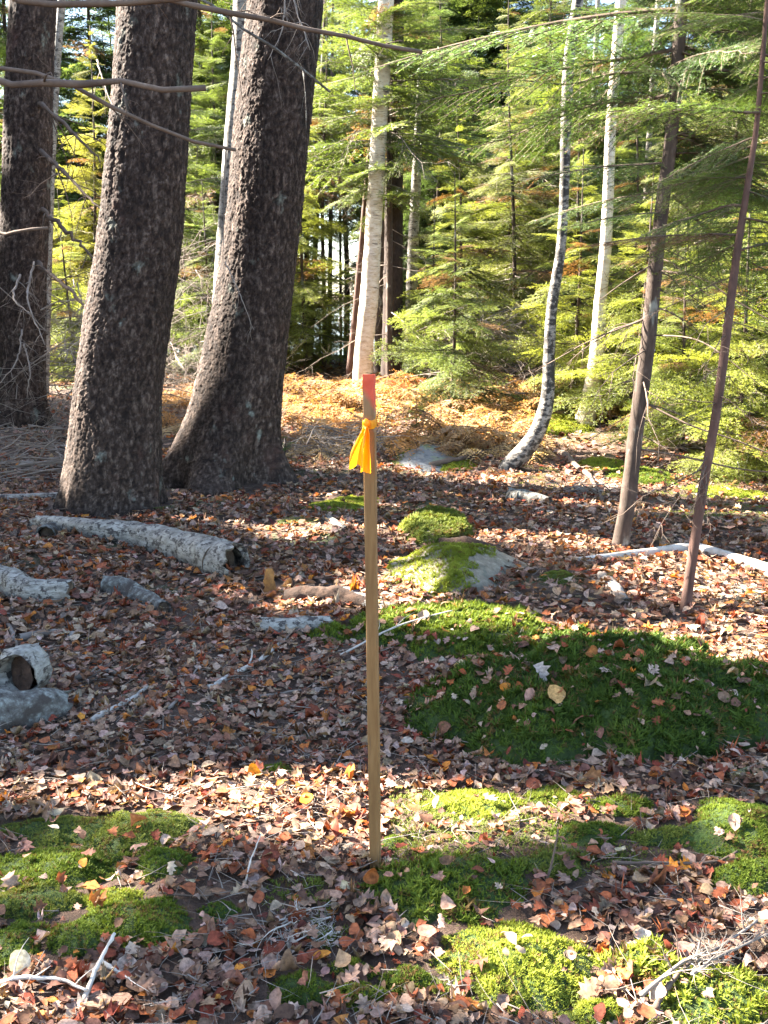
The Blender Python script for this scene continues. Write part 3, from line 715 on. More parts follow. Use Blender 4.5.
# bare twigs on them
for spec in [(tB, gB, [(97, 60, gB[1] - .2), (110, 100, gB[1] - .5), (122, 120, gB[1] - .6)], .006, 5),
             (tC, gC, [(288, -30, gC[1] - .5), (296, 8, gC[1] - .9), (310, 50, gC[1] - 1.1)], .009, 12),
             (tC, gC, [(285, -20, gC[1] - .5), (282, 30, gC[1] - .8), (268, 60, gC[1] - .9)], .008, 10),
             (tC, gC, [(225, 262, gC[1] - .55), (238, 290, gC[1] - .75), (254, 330, gC[1] - .8)], .006, 5),
             (tC, gC, [(226, 150, gC[1] - .6), (224, 200, gC[1] - .62), (223, 262, gC[1] - .6)], .007, 3),
             (tA, gA, [(34, 262, gA[1] - .35), (28, 300, gA[1] - .9), (45, 345, gA[1] - 1.2)], .014, 7),
             (tA, gA, [(20, 275, gA[1] - .35), (14, 300, gA[1] - .9), (32, 314, gA[1] - 1.1)], .014, 5),
             (tA, gA, [(22, 330, gA[1] - .4), (16, 362, gA[1] - .9), (-2, 385, gA[1] - 1.1)], .012, 5),
             (tA, gA, [(24, 345, gA[1] - .4), (30, 370, gA[1] - .8), (27, 398, gA[1] - .9)], .012, 3)]:
    dead_limb(Lp(*spec[2]), (spec[3], spec[3] * .35), rng, M['dead_twig'], 'branch', spec[0], spec[1], spec[4], .22)
for (a, b, y) in ((45, 100, .6), (48, 150, .8), (46, 262, .9), (46, 205, .3)):
    dead_limb(Lp((a - 10, b, gA[1] - .1), (a + 25, b + 30, gA[1] - y), (a + 55, b + 62, gA[1] - y * 1.5)), (.03, .008), rng, M['brown_twig'], 'branch', tA, gA, 9, .5)
# green seedlings at the foot of the leaning spruce are added with the firs

# the tree just out of frame on the left whose bare limbs reach in
gO = np.array([-2.95, 4.7, float(terrain(-2.95, 4.7))])
tO = thing('spruce_tree', gO, 'spruce standing just past the left border whose bare limbs cross the great trunks', 'tree')
mb = MB(); mb.add(*tube1([gO - [0, 0, .1], gO + [.05, .05, 2], gO + [0, .1, 9]], [.17, .14, .08], 40, 60, True, .06, 4, 9))
mb.build('trunk', M['spruce_bark'], parent=tO, origin=gO)
def reach(*pts): return [gO + np.array([0, .02, (at(*pts[0])[2] - gO[2])])] + Lp(*pts)
dead_limb(reach((-40, 74, 3.7), (30, 82, 3.6), (100, 84, 3.52), (160, 85, 3.48), (206, 88, 3.5)), (.021, .010), rng, M['brown_twig'], 'branch', tO, gO, 9, .16, 9, 'long bare limb crossing the two left trunks')
dead_limb(reach((-20, 66, 3.75), (50, 78, 3.65), (110, 106, 3.6), (170, 134, 3.65), (236, 150, 3.7)), (.012, .006), rng, M['brown_twig'], 'branch', tO, gO, 6, .18, 7, 'thin sagging limb')
dead_limb(reach((-30, -20, 4.1), (20, 2, 4.0), (90, 2, 3.95), (190, -3, 3.9)), (.017, .010), rng, M['brown_twig'], 'branch', tO, gO, 5, .2)
dead_limb(reach((20, -50, 4.4), (130, -14, 4.4), (220, 10, 4.45), (320, 32, 4.6), (422, 52, 4.7)), (.015, .008), rng, M['brown_twig'], 'branch', tO, gO, 9, .22, 8, 'long limb along the top of the view')
dead_limb(reach((100, -40, 4.6), (205, 0, 4.6), (230, 22, 4.65), (270, 45, 4.7), (300, 68, 4.75), (330, 92, 4.8)), (.012, .005), rng, M['lichen_log'], 'branch', tO, gO, 6, .18)
dead_limb(reach((-60, 215, 5.4), (-10, 231, 5.3), (20, 232, 5.2), (48, 228, 5.2)), (.018, .007), rng, M['brown_twig'], 'branch', tO, gO, 10, .2)

# ------------------------------------------------------------------ fir boughs
def segs_of_bough(rng, Ln, spread=.5, droop=.2, gap=.05, ang=52):
    """twigs of a flat fir bough along +x: start, end, radius"""
    K = 12; t = np.linspace(0, 1, K); ax = np.stack([t, .05 * np.cumsum(rng.randn(K)) / 3, -droop * t ** 1.7 + .10 * t], -1) * Ln
    S = [(ax[i], ax[i + 1], .0075 * Ln * (1.1 - t[i]) + .0012, 0) for i in range(K - 1)]
    pts = np.arange(.03, .98, gap / Ln); pts = pts + rng.rand(len(pts)) * .02
    for i, tt in enumerate(pts):
        for sd in (-1, 1):
            if rng.rand() < .14: continue
            l2 = Ln * spread * min(1, tt / .22 + .25) * (1 - tt) ** .75 * (.6 + .6 * rng.rand()) + .03
            a = math.radians(ang + rng.randn() * 9 - 14 * tt)
            p = np.array([np.interp(tt, t, ax[:, k]) for k in range(3)])
            d = np.array([math.cos(a), sd * math.sin(a), -.12 - .3 * droop + rng.randn() * .08])
            q0 = p; n2 = max(2, int(l2 / .07))
            for j in range(n2):
                d = d + np.array([.05, 0, -.03]) + rng.randn(3) * .04; d /= np.linalg.norm(d); q1 = q0 + d * l2 / n2
                S.append((q0, q1, .0016 + .0025 * (1 - j / n2) * l2, 1))
                if l2 > .11 and j > 0 or l2 > .3:
                    for s2 in (-1, 1):
                        if rng.rand() < .2: continue
                        l3 = l2 * .42 * (1 - j / n2) * (.6 + .6 * rng.rand()) + .02
                        pr = norm(np.cross(np.array([0, 0, 1.]), d)) * s2; d3 = norm(d * .65 + pr * .75 + rng.randn(3) * .08 - np.array([0, 0, .06]))
                        S.append((q0, q0 + d3 * l3, .0012, 2))
                q0 = q1
    return (np.array([s[0] for s in S]), np.array([s[1] for s in S]), np.array([s[2] for s in S]), np.array([s[3] for s in S]))
def needles(P0, P1, lev, rng, ln, wd, step, up=.25, start=.3):
    Ls = np.linalg.norm(P1 - P0, axis=1); n = np.maximum((Ls / step).astype(int), 1)
    n = np.where(lev == 0, (n * .35).astype(int), n)
    i = np.repeat(np.arange(len(P0)), n); N_ = len(i); t = rng.rand(N_)
    d = norm(P1 - P0)[i]; p = P0[i] + (P1 - P0)[i] * t[:, None]
    lat = norm(np.cross(d, np.array([0, 0, 1.]) + rng.randn(N_, 3) * .25)); sd = np.where(rng.rand(N_) < .5, -1., 1.)
    dir_ = norm(d * (.55 + .3 * rng.rand(N_))[:, None] + lat * sd[:, None] + np.cross(lat, d) * (up * (rng.rand(N_) * 2.2 - .8))[:, None])
    w = norm(np.cross(dir_, np.cross(lat, d) + rng.randn(N_, 3) * .5)); l = ln * (.7 + .5 * rng.rand(N_))
    T = np.empty((N_, 3, 3)); T[:, 0] = p - w * wd / 2; T[:, 1] = p + w * wd / 2; T[:, 2] = p + dir_ * l[:, None]
    return T, lev[i], i
def xf(A, yaw, pitch, roll, scale, off):
    cy, sy, c2, s2, c3, s3 = math.cos(yaw), math.sin(yaw), math.cos(pitch), math.sin(pitch), math.cos(roll), math.sin(roll)
    Rr = np.array([[1, 0, 0], [0, c3, -s3], [0, s3, c3]]); Rp = np.array([[c2, 0, -s2], [0, 1, 0], [s2, 0, c2]]); Ry = np.array([[cy, -sy, 0], [sy, cy, 0], [0, 0, 1]])
    return (A * scale) @ (Ry @ Rp @ Rr).T + off
def bough_kit(seed, n, Ln, ln, wd, step, **kw):
    r = RS(seed); kit = []
    for k in range(n):
        P0, P1, R, lev = segs_of_bough(r, Ln, **kw); T, tl, ti = needles(P0, P1, lev, r, ln, wd, step)
        tipness = np.clip(T[:, 0, 0] / Ln, 0, 1)
        kit.append((P0, P1, R, lev, T, tipness, Ln))
    return kit
def put_bough(kit, rng, mbn, mbw, off, yaw, pitch, length, c0, c1, cull=None, wood=True, k=None):
    P0, P1, R, lev, T, tip, Ln = kit[rng.randint(len(kit)) if k is None else k]; s = length / Ln; roll = rng.randn() * .35
    Tn = xf(T.reshape(-1, 3), yaw, pitch, roll, s, off).reshape(-1, 3, 3)
    f = np.clip(.15 + .55 * tip + .3 * rng.rand(len(T)) + rng.randn() * .15, 0, 1)[:, None]
    c = (np.array(c0) * (1 - f) + np.array(c1) * f) * (1 + .18 * rng.randn())
    if cull is None and rng.rand() < .05: c = np.array((.10, .055, .028)) * (1 - f) + np.array((.20, .12, .06)) * f
    c = np.clip(c, .01, .6)
    if cull is not None:
        kp = ~cull(Tn[:, 0]); Tn, c = Tn[kp], c[kp]
    if len(Tn): mbn.add(Tn.reshape(-1, 3), np.arange(len(Tn) * 3).reshape(-1, 3), np.repeat(c, 3, 0))
    if wood:
        m = lev < 2; a, b = xf(P0[m], yaw, pitch, roll, s, off), xf(P1[m], yaw, pitch, roll, s, off)
        mbw.add(*tubes(np.stack([a, b], 1), np.stack([R[m], R[m] * .8], 1) * s, 3, False), C=(.5, .5, .5))
KIT = bough_kit(101, 8, 1.0, .026, .0052, .0060, spread=.52, droop=.28, gap=.05)
KIT_NEAR = bough_kit(202, 5, 1.2, .021, .0026, .0042, spread=.46, droop=.16, gap=.045)
KIT_FAR = bough_kit(303, 4, 1.0, .05, .011, .016, spread=.55, droop=.35, gap=.07)
GRN = ((.05, .085, .024), (.15, .21, .05)); YGR = ((.085, .125, .028), (.25, .31, .08)); DRK = ((.016, .036, .018), (.04, .085, .032))
def dead_sprays(rng, mbw, trunk_at, z0, z1, n, Lm, rr=.006):
    """bare lower limbs with fine grey twigs"""
    z = z0 + (z1 - z0) * rng.rand(n); yaw = rng.rand(n) * 2 * PI; P0 = np.array([trunk_at(q) for q in z])
    D = np.stack([np.cos(yaw), np.sin(yaw), -.1 - .35 * rng.rand(n)], -1); Ln = Lm * (.4 + .7 * rng.rand(n))
    P, R = twigs5(P0, D, Ln, np.full(n, rr) * (.6 + .6 * rng.rand(n)), rng, .07, .2, 6); mbw.add(*tubes(P, R, 4))
    for m, f, kk in ((7, .38, P), ):
        sel = np.repeat(np.arange(n), m); k = rng.randint(1, 6, n * m); D2 = norm(D[sel] + rng.randn(n * m, 3) * .65)
        P2, R2 = twigs5(P[sel, k], D2, Ln[sel] * f * (.4 + .8 * rng.rand(n * m)), R[sel, k] * .55 + .0006, rng, .1, .15, 5); mbw.add(*tubes(P2, R2, 3))
        s3 = rng.randint(0, n * m, n * m * 2); k3 = rng.randint(1, 4, n * m * 2); D3 = norm(D2[s3] + rng.randn(n * m * 2, 3) * .8)
        P3, R3 = twigs5(P2[s3, k3], D3, Ln[sel][s3] * .2, R2[s3, k3] * .6 + .0004, rng, .1, .1, 4); mbw.add(*tubes(P3, R3, 3))
def fir(H, crown0, Lmax, seed, kit, cols, mat_n, name='fir_tree', dead=0, step=.22, lean=.03, bark='fir_bark', r0=None, per=4, wood=True):
    """prototype at the origin: Empty > trunk, crown, branch"""
    rng = RS(seed); root = bpy.data.objects.new(name, None); COL.objects.link(root)
    r0 = r0 or .0055 * H + .008; lx, ly = rng.randn(2) * lean
    ctr = lambda z: np.array([lx * z + .03 * math.sin(z * 1.3 + seed), ly * z + .03 * math.cos(z * 1.1 + seed), z])
    zz = np.linspace(-.1, H, 26); path = np.array([ctr(q) for q in zz])
    MB().add(*tube1(path, r0 * (1 - zz / H * .95) + .003, 12, 40, True, .06, seed, 12)).build('trunk', M[bark], parent=root)
    mbn, mbw = MB(), MB(); z = crown0
    while z < H * .985:
        prof = min(1, (H - z) / (H - crown0) * 1.15 + .06) * (min(1, (z - crown0) / (H * .12) * .5 + .6))
        for k in range(per):
            yaw = rng.rand() * 2 * PI; Lb = Lmax * prof * (.55 + .6 * rng.rand()); f = z / H
            put_bough(kit, rng, mbn, mbw, ctr(z + rng.randn() * .05), yaw, -.25 + .55 * f + rng.randn() * .2, max(Lb, .12), *cols, wood=wood)
        z += step * (.7 + .6 * rng.rand())
    mbn.build('crown', mat_n, parent=root)
    if dead: dead_sprays(rng, mbw, ctr, .25, crown0 + .25 * (H - crown0), dead, Lmax * .9)
    if mbw.n: mbw.build('branch', M['dead_twig'] if dead else M['fir_bark'], parent=root)
    return root
# ------------------------------------------------------------------ slim trees between the thicket and the stake
def slim_tree(name, label, pix, Y, mat, group=None, flare=.25, ext=3.5, seed=1, sides=28, n=120, knots=0, cat='tree'):
    P = [at(px, py, Y) for px, py, w in pix]; R = [pxsize(p, w) / 2 for p, (_, _, w) in zip(P, pix)]
    d = norm(P[-1] - P[-2]); base = P[0].copy(); g = np.array([P[0][0], Y, float(terrain(P[0][0], Y))])
    path = [g - [0, 0, .12]] + P + [P[-1] + d * ext * .5, P[-1] + d * ext]
    rad = [R[0] * (1 + flare)] + R + [R[-1] * .8, R[-1] * .45]
    root = thing(name, g, label, cat, group)
    V, Fs = tube1(path, rad, sides, n, True, .05, seed, 14)
    z = V[:, 2] - g[2]; C = np.array([np.interp(V[:, 2], [p[2] for p in path], [p[i] for p in path]) for i in (0, 1)]).T if path[1][2] > path[0][2] else None
    MB().add(V, Fs).build('trunk', mat, parent=root, origin=g)
    return root, g, path
gD = G(362, 392)
tD, gD, _ = slim_tree('birch_tree', 'white birch rising straight behind the orange stake tip, bright along one edge', [(362, 392, 21), (364, 350, 19), (369, 300, 18.5), (372, 256, 17), (375, 200, 16.5), (379, 130, 16), (386, 0, 16)], gD[1], M['birch'], 'white birches', seed=2)
LIT_TRUNKS.append((gD[0], gD[1], 0, 7, .95))
gE = G(507, 470)
tE, gE, pE = slim_tree('birch_tree', 'slender birch curving sharply at its foot above a moss tuft', [(507, 469, 18), (525, 450, 18), (538, 430, 16.5), (547, 400, 14), (549, 356, 11.5), (552, 306, 11), (560, 256, 10), (564, 200, 9.5), (566, 125, 11), (569, 60, 11), (578, 0, 11)], gE[1], birch('dark_birch_bark', (.30, .27, .23), (.10, .085, .068), (.028, .024, .02), 2.4, lo=.41), 'white birches', seed=5, flare=.1)
gF = G(584, 425)
tF, gF, _ = slim_tree('birch_tree', 'pale birch leaning right between the curved birch and the dark fir', [(584, 424, 21), (590, 400, 18), (597, 356, 15.5), (600, 306, 12.5), (605, 256, 12), (608, 200, 11), (611, 125, 10.5), (616, 60, 10.5), (621, 0, 10.5)], gF[1], M['birch'], 'white birches', seed=9)
for (x, y, z0, z1, p) in [(gE[0] + .3, gE[1], 0, 6, .9), (gF[0], gF[1], 0, 6, .95)]: LIT_TRUNKS.append((x, y, z0, z1, p))
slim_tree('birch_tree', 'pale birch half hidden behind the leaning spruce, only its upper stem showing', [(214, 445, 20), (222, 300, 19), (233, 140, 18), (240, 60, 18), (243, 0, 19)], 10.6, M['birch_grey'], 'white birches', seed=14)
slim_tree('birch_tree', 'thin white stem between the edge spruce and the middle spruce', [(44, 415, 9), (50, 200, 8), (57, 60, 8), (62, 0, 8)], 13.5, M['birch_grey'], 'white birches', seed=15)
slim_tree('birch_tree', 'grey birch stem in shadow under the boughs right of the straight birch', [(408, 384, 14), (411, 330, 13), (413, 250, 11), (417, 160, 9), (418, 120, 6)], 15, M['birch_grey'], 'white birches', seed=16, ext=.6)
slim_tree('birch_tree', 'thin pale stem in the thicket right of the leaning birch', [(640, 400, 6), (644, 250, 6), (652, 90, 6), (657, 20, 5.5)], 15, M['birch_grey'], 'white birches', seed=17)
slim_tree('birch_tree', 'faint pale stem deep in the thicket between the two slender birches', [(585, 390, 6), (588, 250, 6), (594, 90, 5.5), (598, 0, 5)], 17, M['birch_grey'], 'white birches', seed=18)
slim_tree('spruce_tree', 'dark spruce trunk in shade close right of the straight birch', [(391, 384, 22), (393, 300, 20), (394, 200, 18), (396, 60, 15)], 14.2, M['shaded_bark'], 'dark trunks by the lake', seed=19)
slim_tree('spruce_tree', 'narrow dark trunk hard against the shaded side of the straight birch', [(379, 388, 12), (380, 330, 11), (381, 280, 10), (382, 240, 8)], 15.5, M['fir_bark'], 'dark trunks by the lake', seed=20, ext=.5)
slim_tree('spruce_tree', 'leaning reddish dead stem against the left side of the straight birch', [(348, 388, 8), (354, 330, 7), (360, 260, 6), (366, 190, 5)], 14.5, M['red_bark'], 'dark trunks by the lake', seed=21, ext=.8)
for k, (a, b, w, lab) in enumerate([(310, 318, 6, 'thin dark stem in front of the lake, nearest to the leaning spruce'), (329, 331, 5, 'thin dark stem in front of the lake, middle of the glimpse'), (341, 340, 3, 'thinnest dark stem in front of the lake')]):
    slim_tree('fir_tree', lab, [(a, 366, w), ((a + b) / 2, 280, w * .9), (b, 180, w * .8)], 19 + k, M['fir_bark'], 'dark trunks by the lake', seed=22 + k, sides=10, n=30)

# dark fir and thin reddish fir on the right
gg = G(620, 547)
tG, gG, pG = slim_tree('fir_tree', 'slim dark fir trunk leaning right with green boughs above', [(620, 547, 17.5), (628, 500, 16), (636, 430, 15), (647, 350, 15), (656, 260, 14.5), (663, 200, 13.5), (672, 130, 13), (682, 0, 12.5)], gg[1], M['fir_bark'], 'slim firs on the right', ext=3.2, seed=31, flare=.55)
gg = G(685, 611)
tH, gH, pH = slim_tree('fir_tree', 'thin reddish fir sapling leaning right, nearest slim trunk on the right', [(685, 611, 11), (701, 500, 9.5), (715, 420, 9), (726, 340, 9), (736, 260, 8), (750, 170, 6), (756, 130, 5.5), (762, 65, 5), (767, 0, 4.5)], gg[1], M['red_bark'], 'slim firs on the right', ext=1.2, seed=32)
def on_path(path):
    A = np.array(path); return lambda z: np.array([np.interp(z, A[:, 2], A[:, 0]), np.interp(z, A[:, 2], A[:, 1]), z])
rng = RS(77)
cG, cH = on_path(pG), on_path(pH)
mbn, mbw = MB(), MB()
for z in np.arange(2.0, 5.8, .10):
    for k in range(3):
        yaw = rng.rand() * 2 * PI
        if math.cos(yaw) < -.15 and rng.rand() < .72 or math.sin(yaw) < -.45 and z < 3.7 and rng.rand() < .8: continue
        Lb = (1.35 if z < 4.2 else 1.0) * (.55 + .6 * rng.rand())
        put_bough(KIT_NEAR, rng, mbn, mbw, cG(z + rng.randn() * .04), yaw, -.12 + rng.randn() * .14, Lb, (.035, .075, .02), (.12, .19, .042))
for z, yaw, Lb, pt in [(3.05, 3.05, 1.75, -.10), (2.86, 3.3, 1.5, -.16), (2.62, 3.0, 1.2, -.2), (2.25, 3.2, .85, -.05), (2.1, 2.7, .8, -.12), (1.98, 3.5, .7, -.1), (2.3, .1, .9, -.05), (2.5, -.3, 1., -.05)]:
    put_bough(KIT_NEAR, rng, mbn, mbw, cG(z), yaw, pt, Lb, (.03, .065, .025), (.10, .165, .042))
for z in np.arange(2.2, 4.6, .075): put_bough(KIT_NEAR, rng, mbn, mbw, cG(z), -.35 + 2.0 * rng.rand(), -.1 + rng.randn() * .14, .8 + .6 * rng.rand(), (.03, .068, .022), (.10, .165, .04))
mbn.build('crown', M['needle_dark'], parent=tG, origin=gG)
dead_sprays(rng, mbw, cG, .7, 2.0, 16, .8, .005)
for pts, r in [([(640, 400, gG[1]), (690, 425, gG[1] - .2), (735, 440, gG[1] - .3), (790, 462, gG[1] - .4)], .007), ([(634, 448, gG[1]), (690, 458, gG[1] - .1), (740, 469, gG[1] - .2), (800, 474, gG[1] - .3)], .008),
               ([(655, 270, gG[1]), (700, 278, gG[1] - .3), (735, 300, gG[1] - .5), (790, 332, gG[1] - .7)], .007), ([(650, 335, gG[1]), (690, 338, gG[1] - .2), (716, 350, gG[1] - .4), (760, 385, gG[1] - .6)], .006),
               ([(656, 262, gG[1]), (620, 285, gG[1] - .1), (600, 300, gG[1] - .2)], .005), ([(666, 72, gG[1]), (610, 74, gG[1] + .1), (570, 84, gG[1] + .2), (520, 80, gG[1] + .2)], .010), ([(672, 74, gG[1]), (720, 70, gG[1] - .1), (790, 82, gG[1] - .2)], .009)]:
    p = spline(Lp(*pts), 16); mbw.add(*tubes(p[None], np.linspace(r, r * .4, 16)[None], 5))
mbw.build('branch', M['brown_twig'], parent=tG, origin=gG)
mbn, mbw = MB(), MB()
for z in np.arange(1.75, 4.0, .10):
    for k in range(3):
        yaw = rng.rand() * 2 * PI
        if math.sin(yaw) < -.5: continue
        put_bough(KIT_NEAR, rng, mbn, mbw, cH(z + rng.randn() * .03), yaw, -.10 + rng.randn() * .12, (.75 - .12 * (z - 1.8)) * (.6 + .6 * rng.rand()), (.04, .08, .022), (.14, .21, .045))
mbn.build('crown', M['needle_dark'], parent=tH, origin=gH)
dead_sprays(rng, mbw, cH, .5, 1.75, 12, .55, .0032)
mbw.build('branch', M['brown_twig'], parent=tH, origin=gH)

# ------------------------------------------------------------------ the thicket: prototypes, then copies
PR = {'young': fir(4.4, .35, 1.15, 1, KIT, YGR, M['needle'], step=.17, per=5),
      'mid': fir(6.2, .6, 1.5, 2, KIT, GRN, M['needle'], step=.20, per=5),
      'tall': fir(7.6, 1.0, 1.7, 3, KIT, GRN, M['needle'], dead=26, step=.22, per=6),
      'low': fir(2.6, .15, .95, 4, KIT, YGR, M['needle'], step=.14, per=5),
      'bare': fir(6.4, 1.7, 1.3, 5, KIT, GRN, M['needle'], dead=54, step=.22, per=5),
      'high': fir(7.6, 2.55, 1.6, 6, KIT, GRN, M['needle'], dead=14, step=.22, per=6),
      'far': fir(12., .8, 2.5, 7, KIT_FAR, ((.05, .088, .026), (.13, .19, .05)), M['needle'], step=.26, per=7),
      'gold': fir(5.2, .5, 1.3, 8, KIT, ((.09, .12, .03), (.27, .30, .09)), M['needle'], dead=20, step=.18, per=5)}
LAB = {'thicket': ('sunlit bushy fir in the thicket behind the birches', 'young firs in the sunlit thicket'),
       'woods': ('shady fir with grey dead lower limbs behind the great spruces', 'firs in the shade behind the great spruces'),
       'shore': ('dark fir at the back of the wood towards the lake', 'firs along the lake shore')}
used = set()
def place_fir(kind, x, y, zone, rz, s, label=None):
    src = PR[kind]
    o = src if kind not in used else copy_tree(src); used.add(kind)
    o.location = (x, y, float(terrain(x, y)) - .03); o.rotation_euler = (0, 0, rz); o.scale = (s, s, s)
    tag(o, label or LAB[zone][0], 'tree', LAB[zone][1]); return o
rng = RS(2024)
def fp(px, Y): return (px - 384) / 1000 * (Y * cp) * 1.0
rows = [  # kind, pixel column, distance, zone
    ('low', 452, 11.9, 'thicket'), ('low', 600, 12.9, 'thicket'), ('low', 690, 9.6, 'thicket'), ('low', 640, 10.6, 'thicket'), ('low', 745, 8.4, 'thicket'), ('low', 800, 9.4, 'thicket'), ('low', 575, 11.8, 'thicket'), ('low', 430, 14.2, 'thicket'),
    ('young', 640, 12.2, 'thicket'), ('gold', 715, 11.4, 'thicket'), ('young', 770, 10.2, 'thicket'), ('young', 830, 12.2, 'thicket'), ('gold', 900, 13.0, 'thicket'), ('gold', 660, 14.6, 'thicket'), ('young', 462, 14.6, 'thicket'), ('gold', 515, 15.2, 'thicket'), ('young', 570, 14.4, 'thicket'),
    ('mid', 735, 14.5, 'thicket'), ('mid', 795, 13.0, 'thicket'), ('mid', 860, 15.5, 'thicket'), ('mid', 850, 8.6, 'thicket'), ('tall', 905, 10.4, 'thicket'), ('young', 505, 16.4, 'thicket'), ('bare', 545, 16.0, 'thicket'), ('mid', 610, 16.4, 'thicket'), ('tall', 690, 17.0, 'thicket'), ('tall', 780, 17.0, 'thicket'),
    ('gold', 480, 17.8, 'thicket'), ('mid', 440, 17.2, 'thicket'), ('mid', 555, 18.0, 'thicket'), ('tall', 640, 19.0, 'thicket'), ('gold', 730, 20.0, 'thicket'), ('tall', 830, 20.0, 'thicket'), ('young', 930, 17.0, 'thicket'), ('tall', 520, 20.0, 'thicket'), ('tall', 590, 21.2, 'thicket'), ('mid', 470, 20.6, 'thicket'), ('tall', 425, 21.5, 'thicket'),
    ('high', 392, 13.9, 'shore'), ('young', 303, 17.2, 'woods'), ('low', 318, 19.5, 'woods'), ('high', 322, 18.4, 'woods'), ('high', 415, 18.2, 'shore'), ('far', 88, 21.6, 'woods'), ('far', 500, 23.4, 'shore'), ('far', 552, 24.2, 'shore'), ('far', 442, 24.0, 'shore'), ('far', 8, 22.4, 'woods'), ('far', 205, 23.0, 'woods'), ('tall', 225, 21.4, 'woods'), ('young', 290, 18.2, 'woods'), ('high', 402, 21.0, 'shore'),
    ('young', 262, 19.0, 'woods'), ('mid', 245, 20.5, 'woods'), ('high', 215, 19.6, 'woods'), ('mid', 205, 22.0, 'woods'), ('young', 195, 18.0, 'woods'), ('mid', 170, 20.0, 'woods'), ('low', 120, 15.2, 'woods'), ('young', 140, 18.8, 'woods'), ('mid', 120, 21.4, 'woods'), ('gold', 95, 18.0, 'woods'),
    ('young', 75, 20.4, 'woods'), ('low', 60, 18.4, 'woods'), ('mid', 30, 21.0, 'woods'), ('low', 70, 15.8, 'woods'), ('young', -10, 18.6, 'woods'), ('young', -60, 21., 'woods'), ('tall', 150, 22.8, 'woods'), ('tall', 275, 22.2, 'woods'), ('tall', 60, 22.6, 'woods'), ('bare', 185, 16.4, 'woods'), ('low', 205, 15.4, 'woods')]
for k, (kind, px, Y, zone) in enumerate(rows):
    place_fir(kind, fp(px, Y), Y, zone, rng.rand() * 6.28, .85 + .3 * rng.rand())
for px, Y, s_ in ((345, 22.4, 1.32), (309, 21.6, 1.28), (372, 23.2, 1.35)): place_fir('high', fp(px, Y), Y, 'shore', px, s_)
for k in range(34):
    px = -260 + 1320 * (k + .5 * rng.rand()) / 34
    if 285 < px < 395: continue
    Y = 23.4 + 3.0 * rng.rand(); place_fir(('far' if k % 4 else 'high') if px > 200 else 'tall', fp(px, Y), Y, 'shore', rng.rand() * 6.28, (.85 + .4 * rng.rand()) * (.8 + .2 * ss(-260, 200, px)))
for kind in PR:
    if kind not in used: bpy.data.objects.remove(PR[kind])

# seedlings and sprigs near the ground
sd = fir(.42, .06, .26, 41, KIT_NEAR, ((.05, .11, .025), (.12, .22, .04)), M['needle'], 'fir_seedling', step=.05, lean=.1, r0=.004, per=3)
seedlings = [(238, 474, .75, 1.0, 'tiny fir seedling against the foot of the leaning spruce'), (280, 480, .9, 2.4, 'tiny bright fir seedling between the leaning spruce and the stake'), (268, 466, .6, 4.0, 'smallest fir seedling beside the leaning spruce'),
             (415, 440, 1.0, .6, 'fir seedling in front of the dead ferns right of the stake'), (640, 444, 1.3, 3.0, 'fir seedling behind the dark fir trunk'), (745, 470, 1.2, 5.0, 'fir seedling behind the thin reddish fir')]
for k, (px, py, s, rz, lab) in enumerate(seedlings):
    o = sd if k == 0 else copy_tree(sd); g = G(px, py); o.location = g; o.rotation_euler = (.1, 0, rz); o.scale = (s, s, s); tag(o, lab, 'seedling', 'fir seedlings')
for px, py, Ln, yaw, lab in [(298, 525, .30, -.2, 'fallen green fir sprig lying in a spot of sun'), (175, 512, .34, .15, 'green fir sprig lying beside the birch log'), (745, 785, .10, .6, 'tiny green sprig behind the right edge moss')]:
    g = G(px, py); g[2] = surface(np.array([g[0]]), np.array([g[1]]))[0][0] + .03; a, b = MB(), MB()
    put_bough(KIT_NEAR, RS(int(px)), a, b, g - np.array([Ln / 2, 0, 0]), yaw, .08, Ln, (.10, .17, .04), (.17, .26, .06), k=1)
    r_ = thing('fir_sprig', g, lab, 'sprig', 'fir sprigs on the ground'); a.build('needle_spray', M['needle'], parent=r_, origin=g); b.build('stem', M['brown_twig'], parent=r_, origin=g)

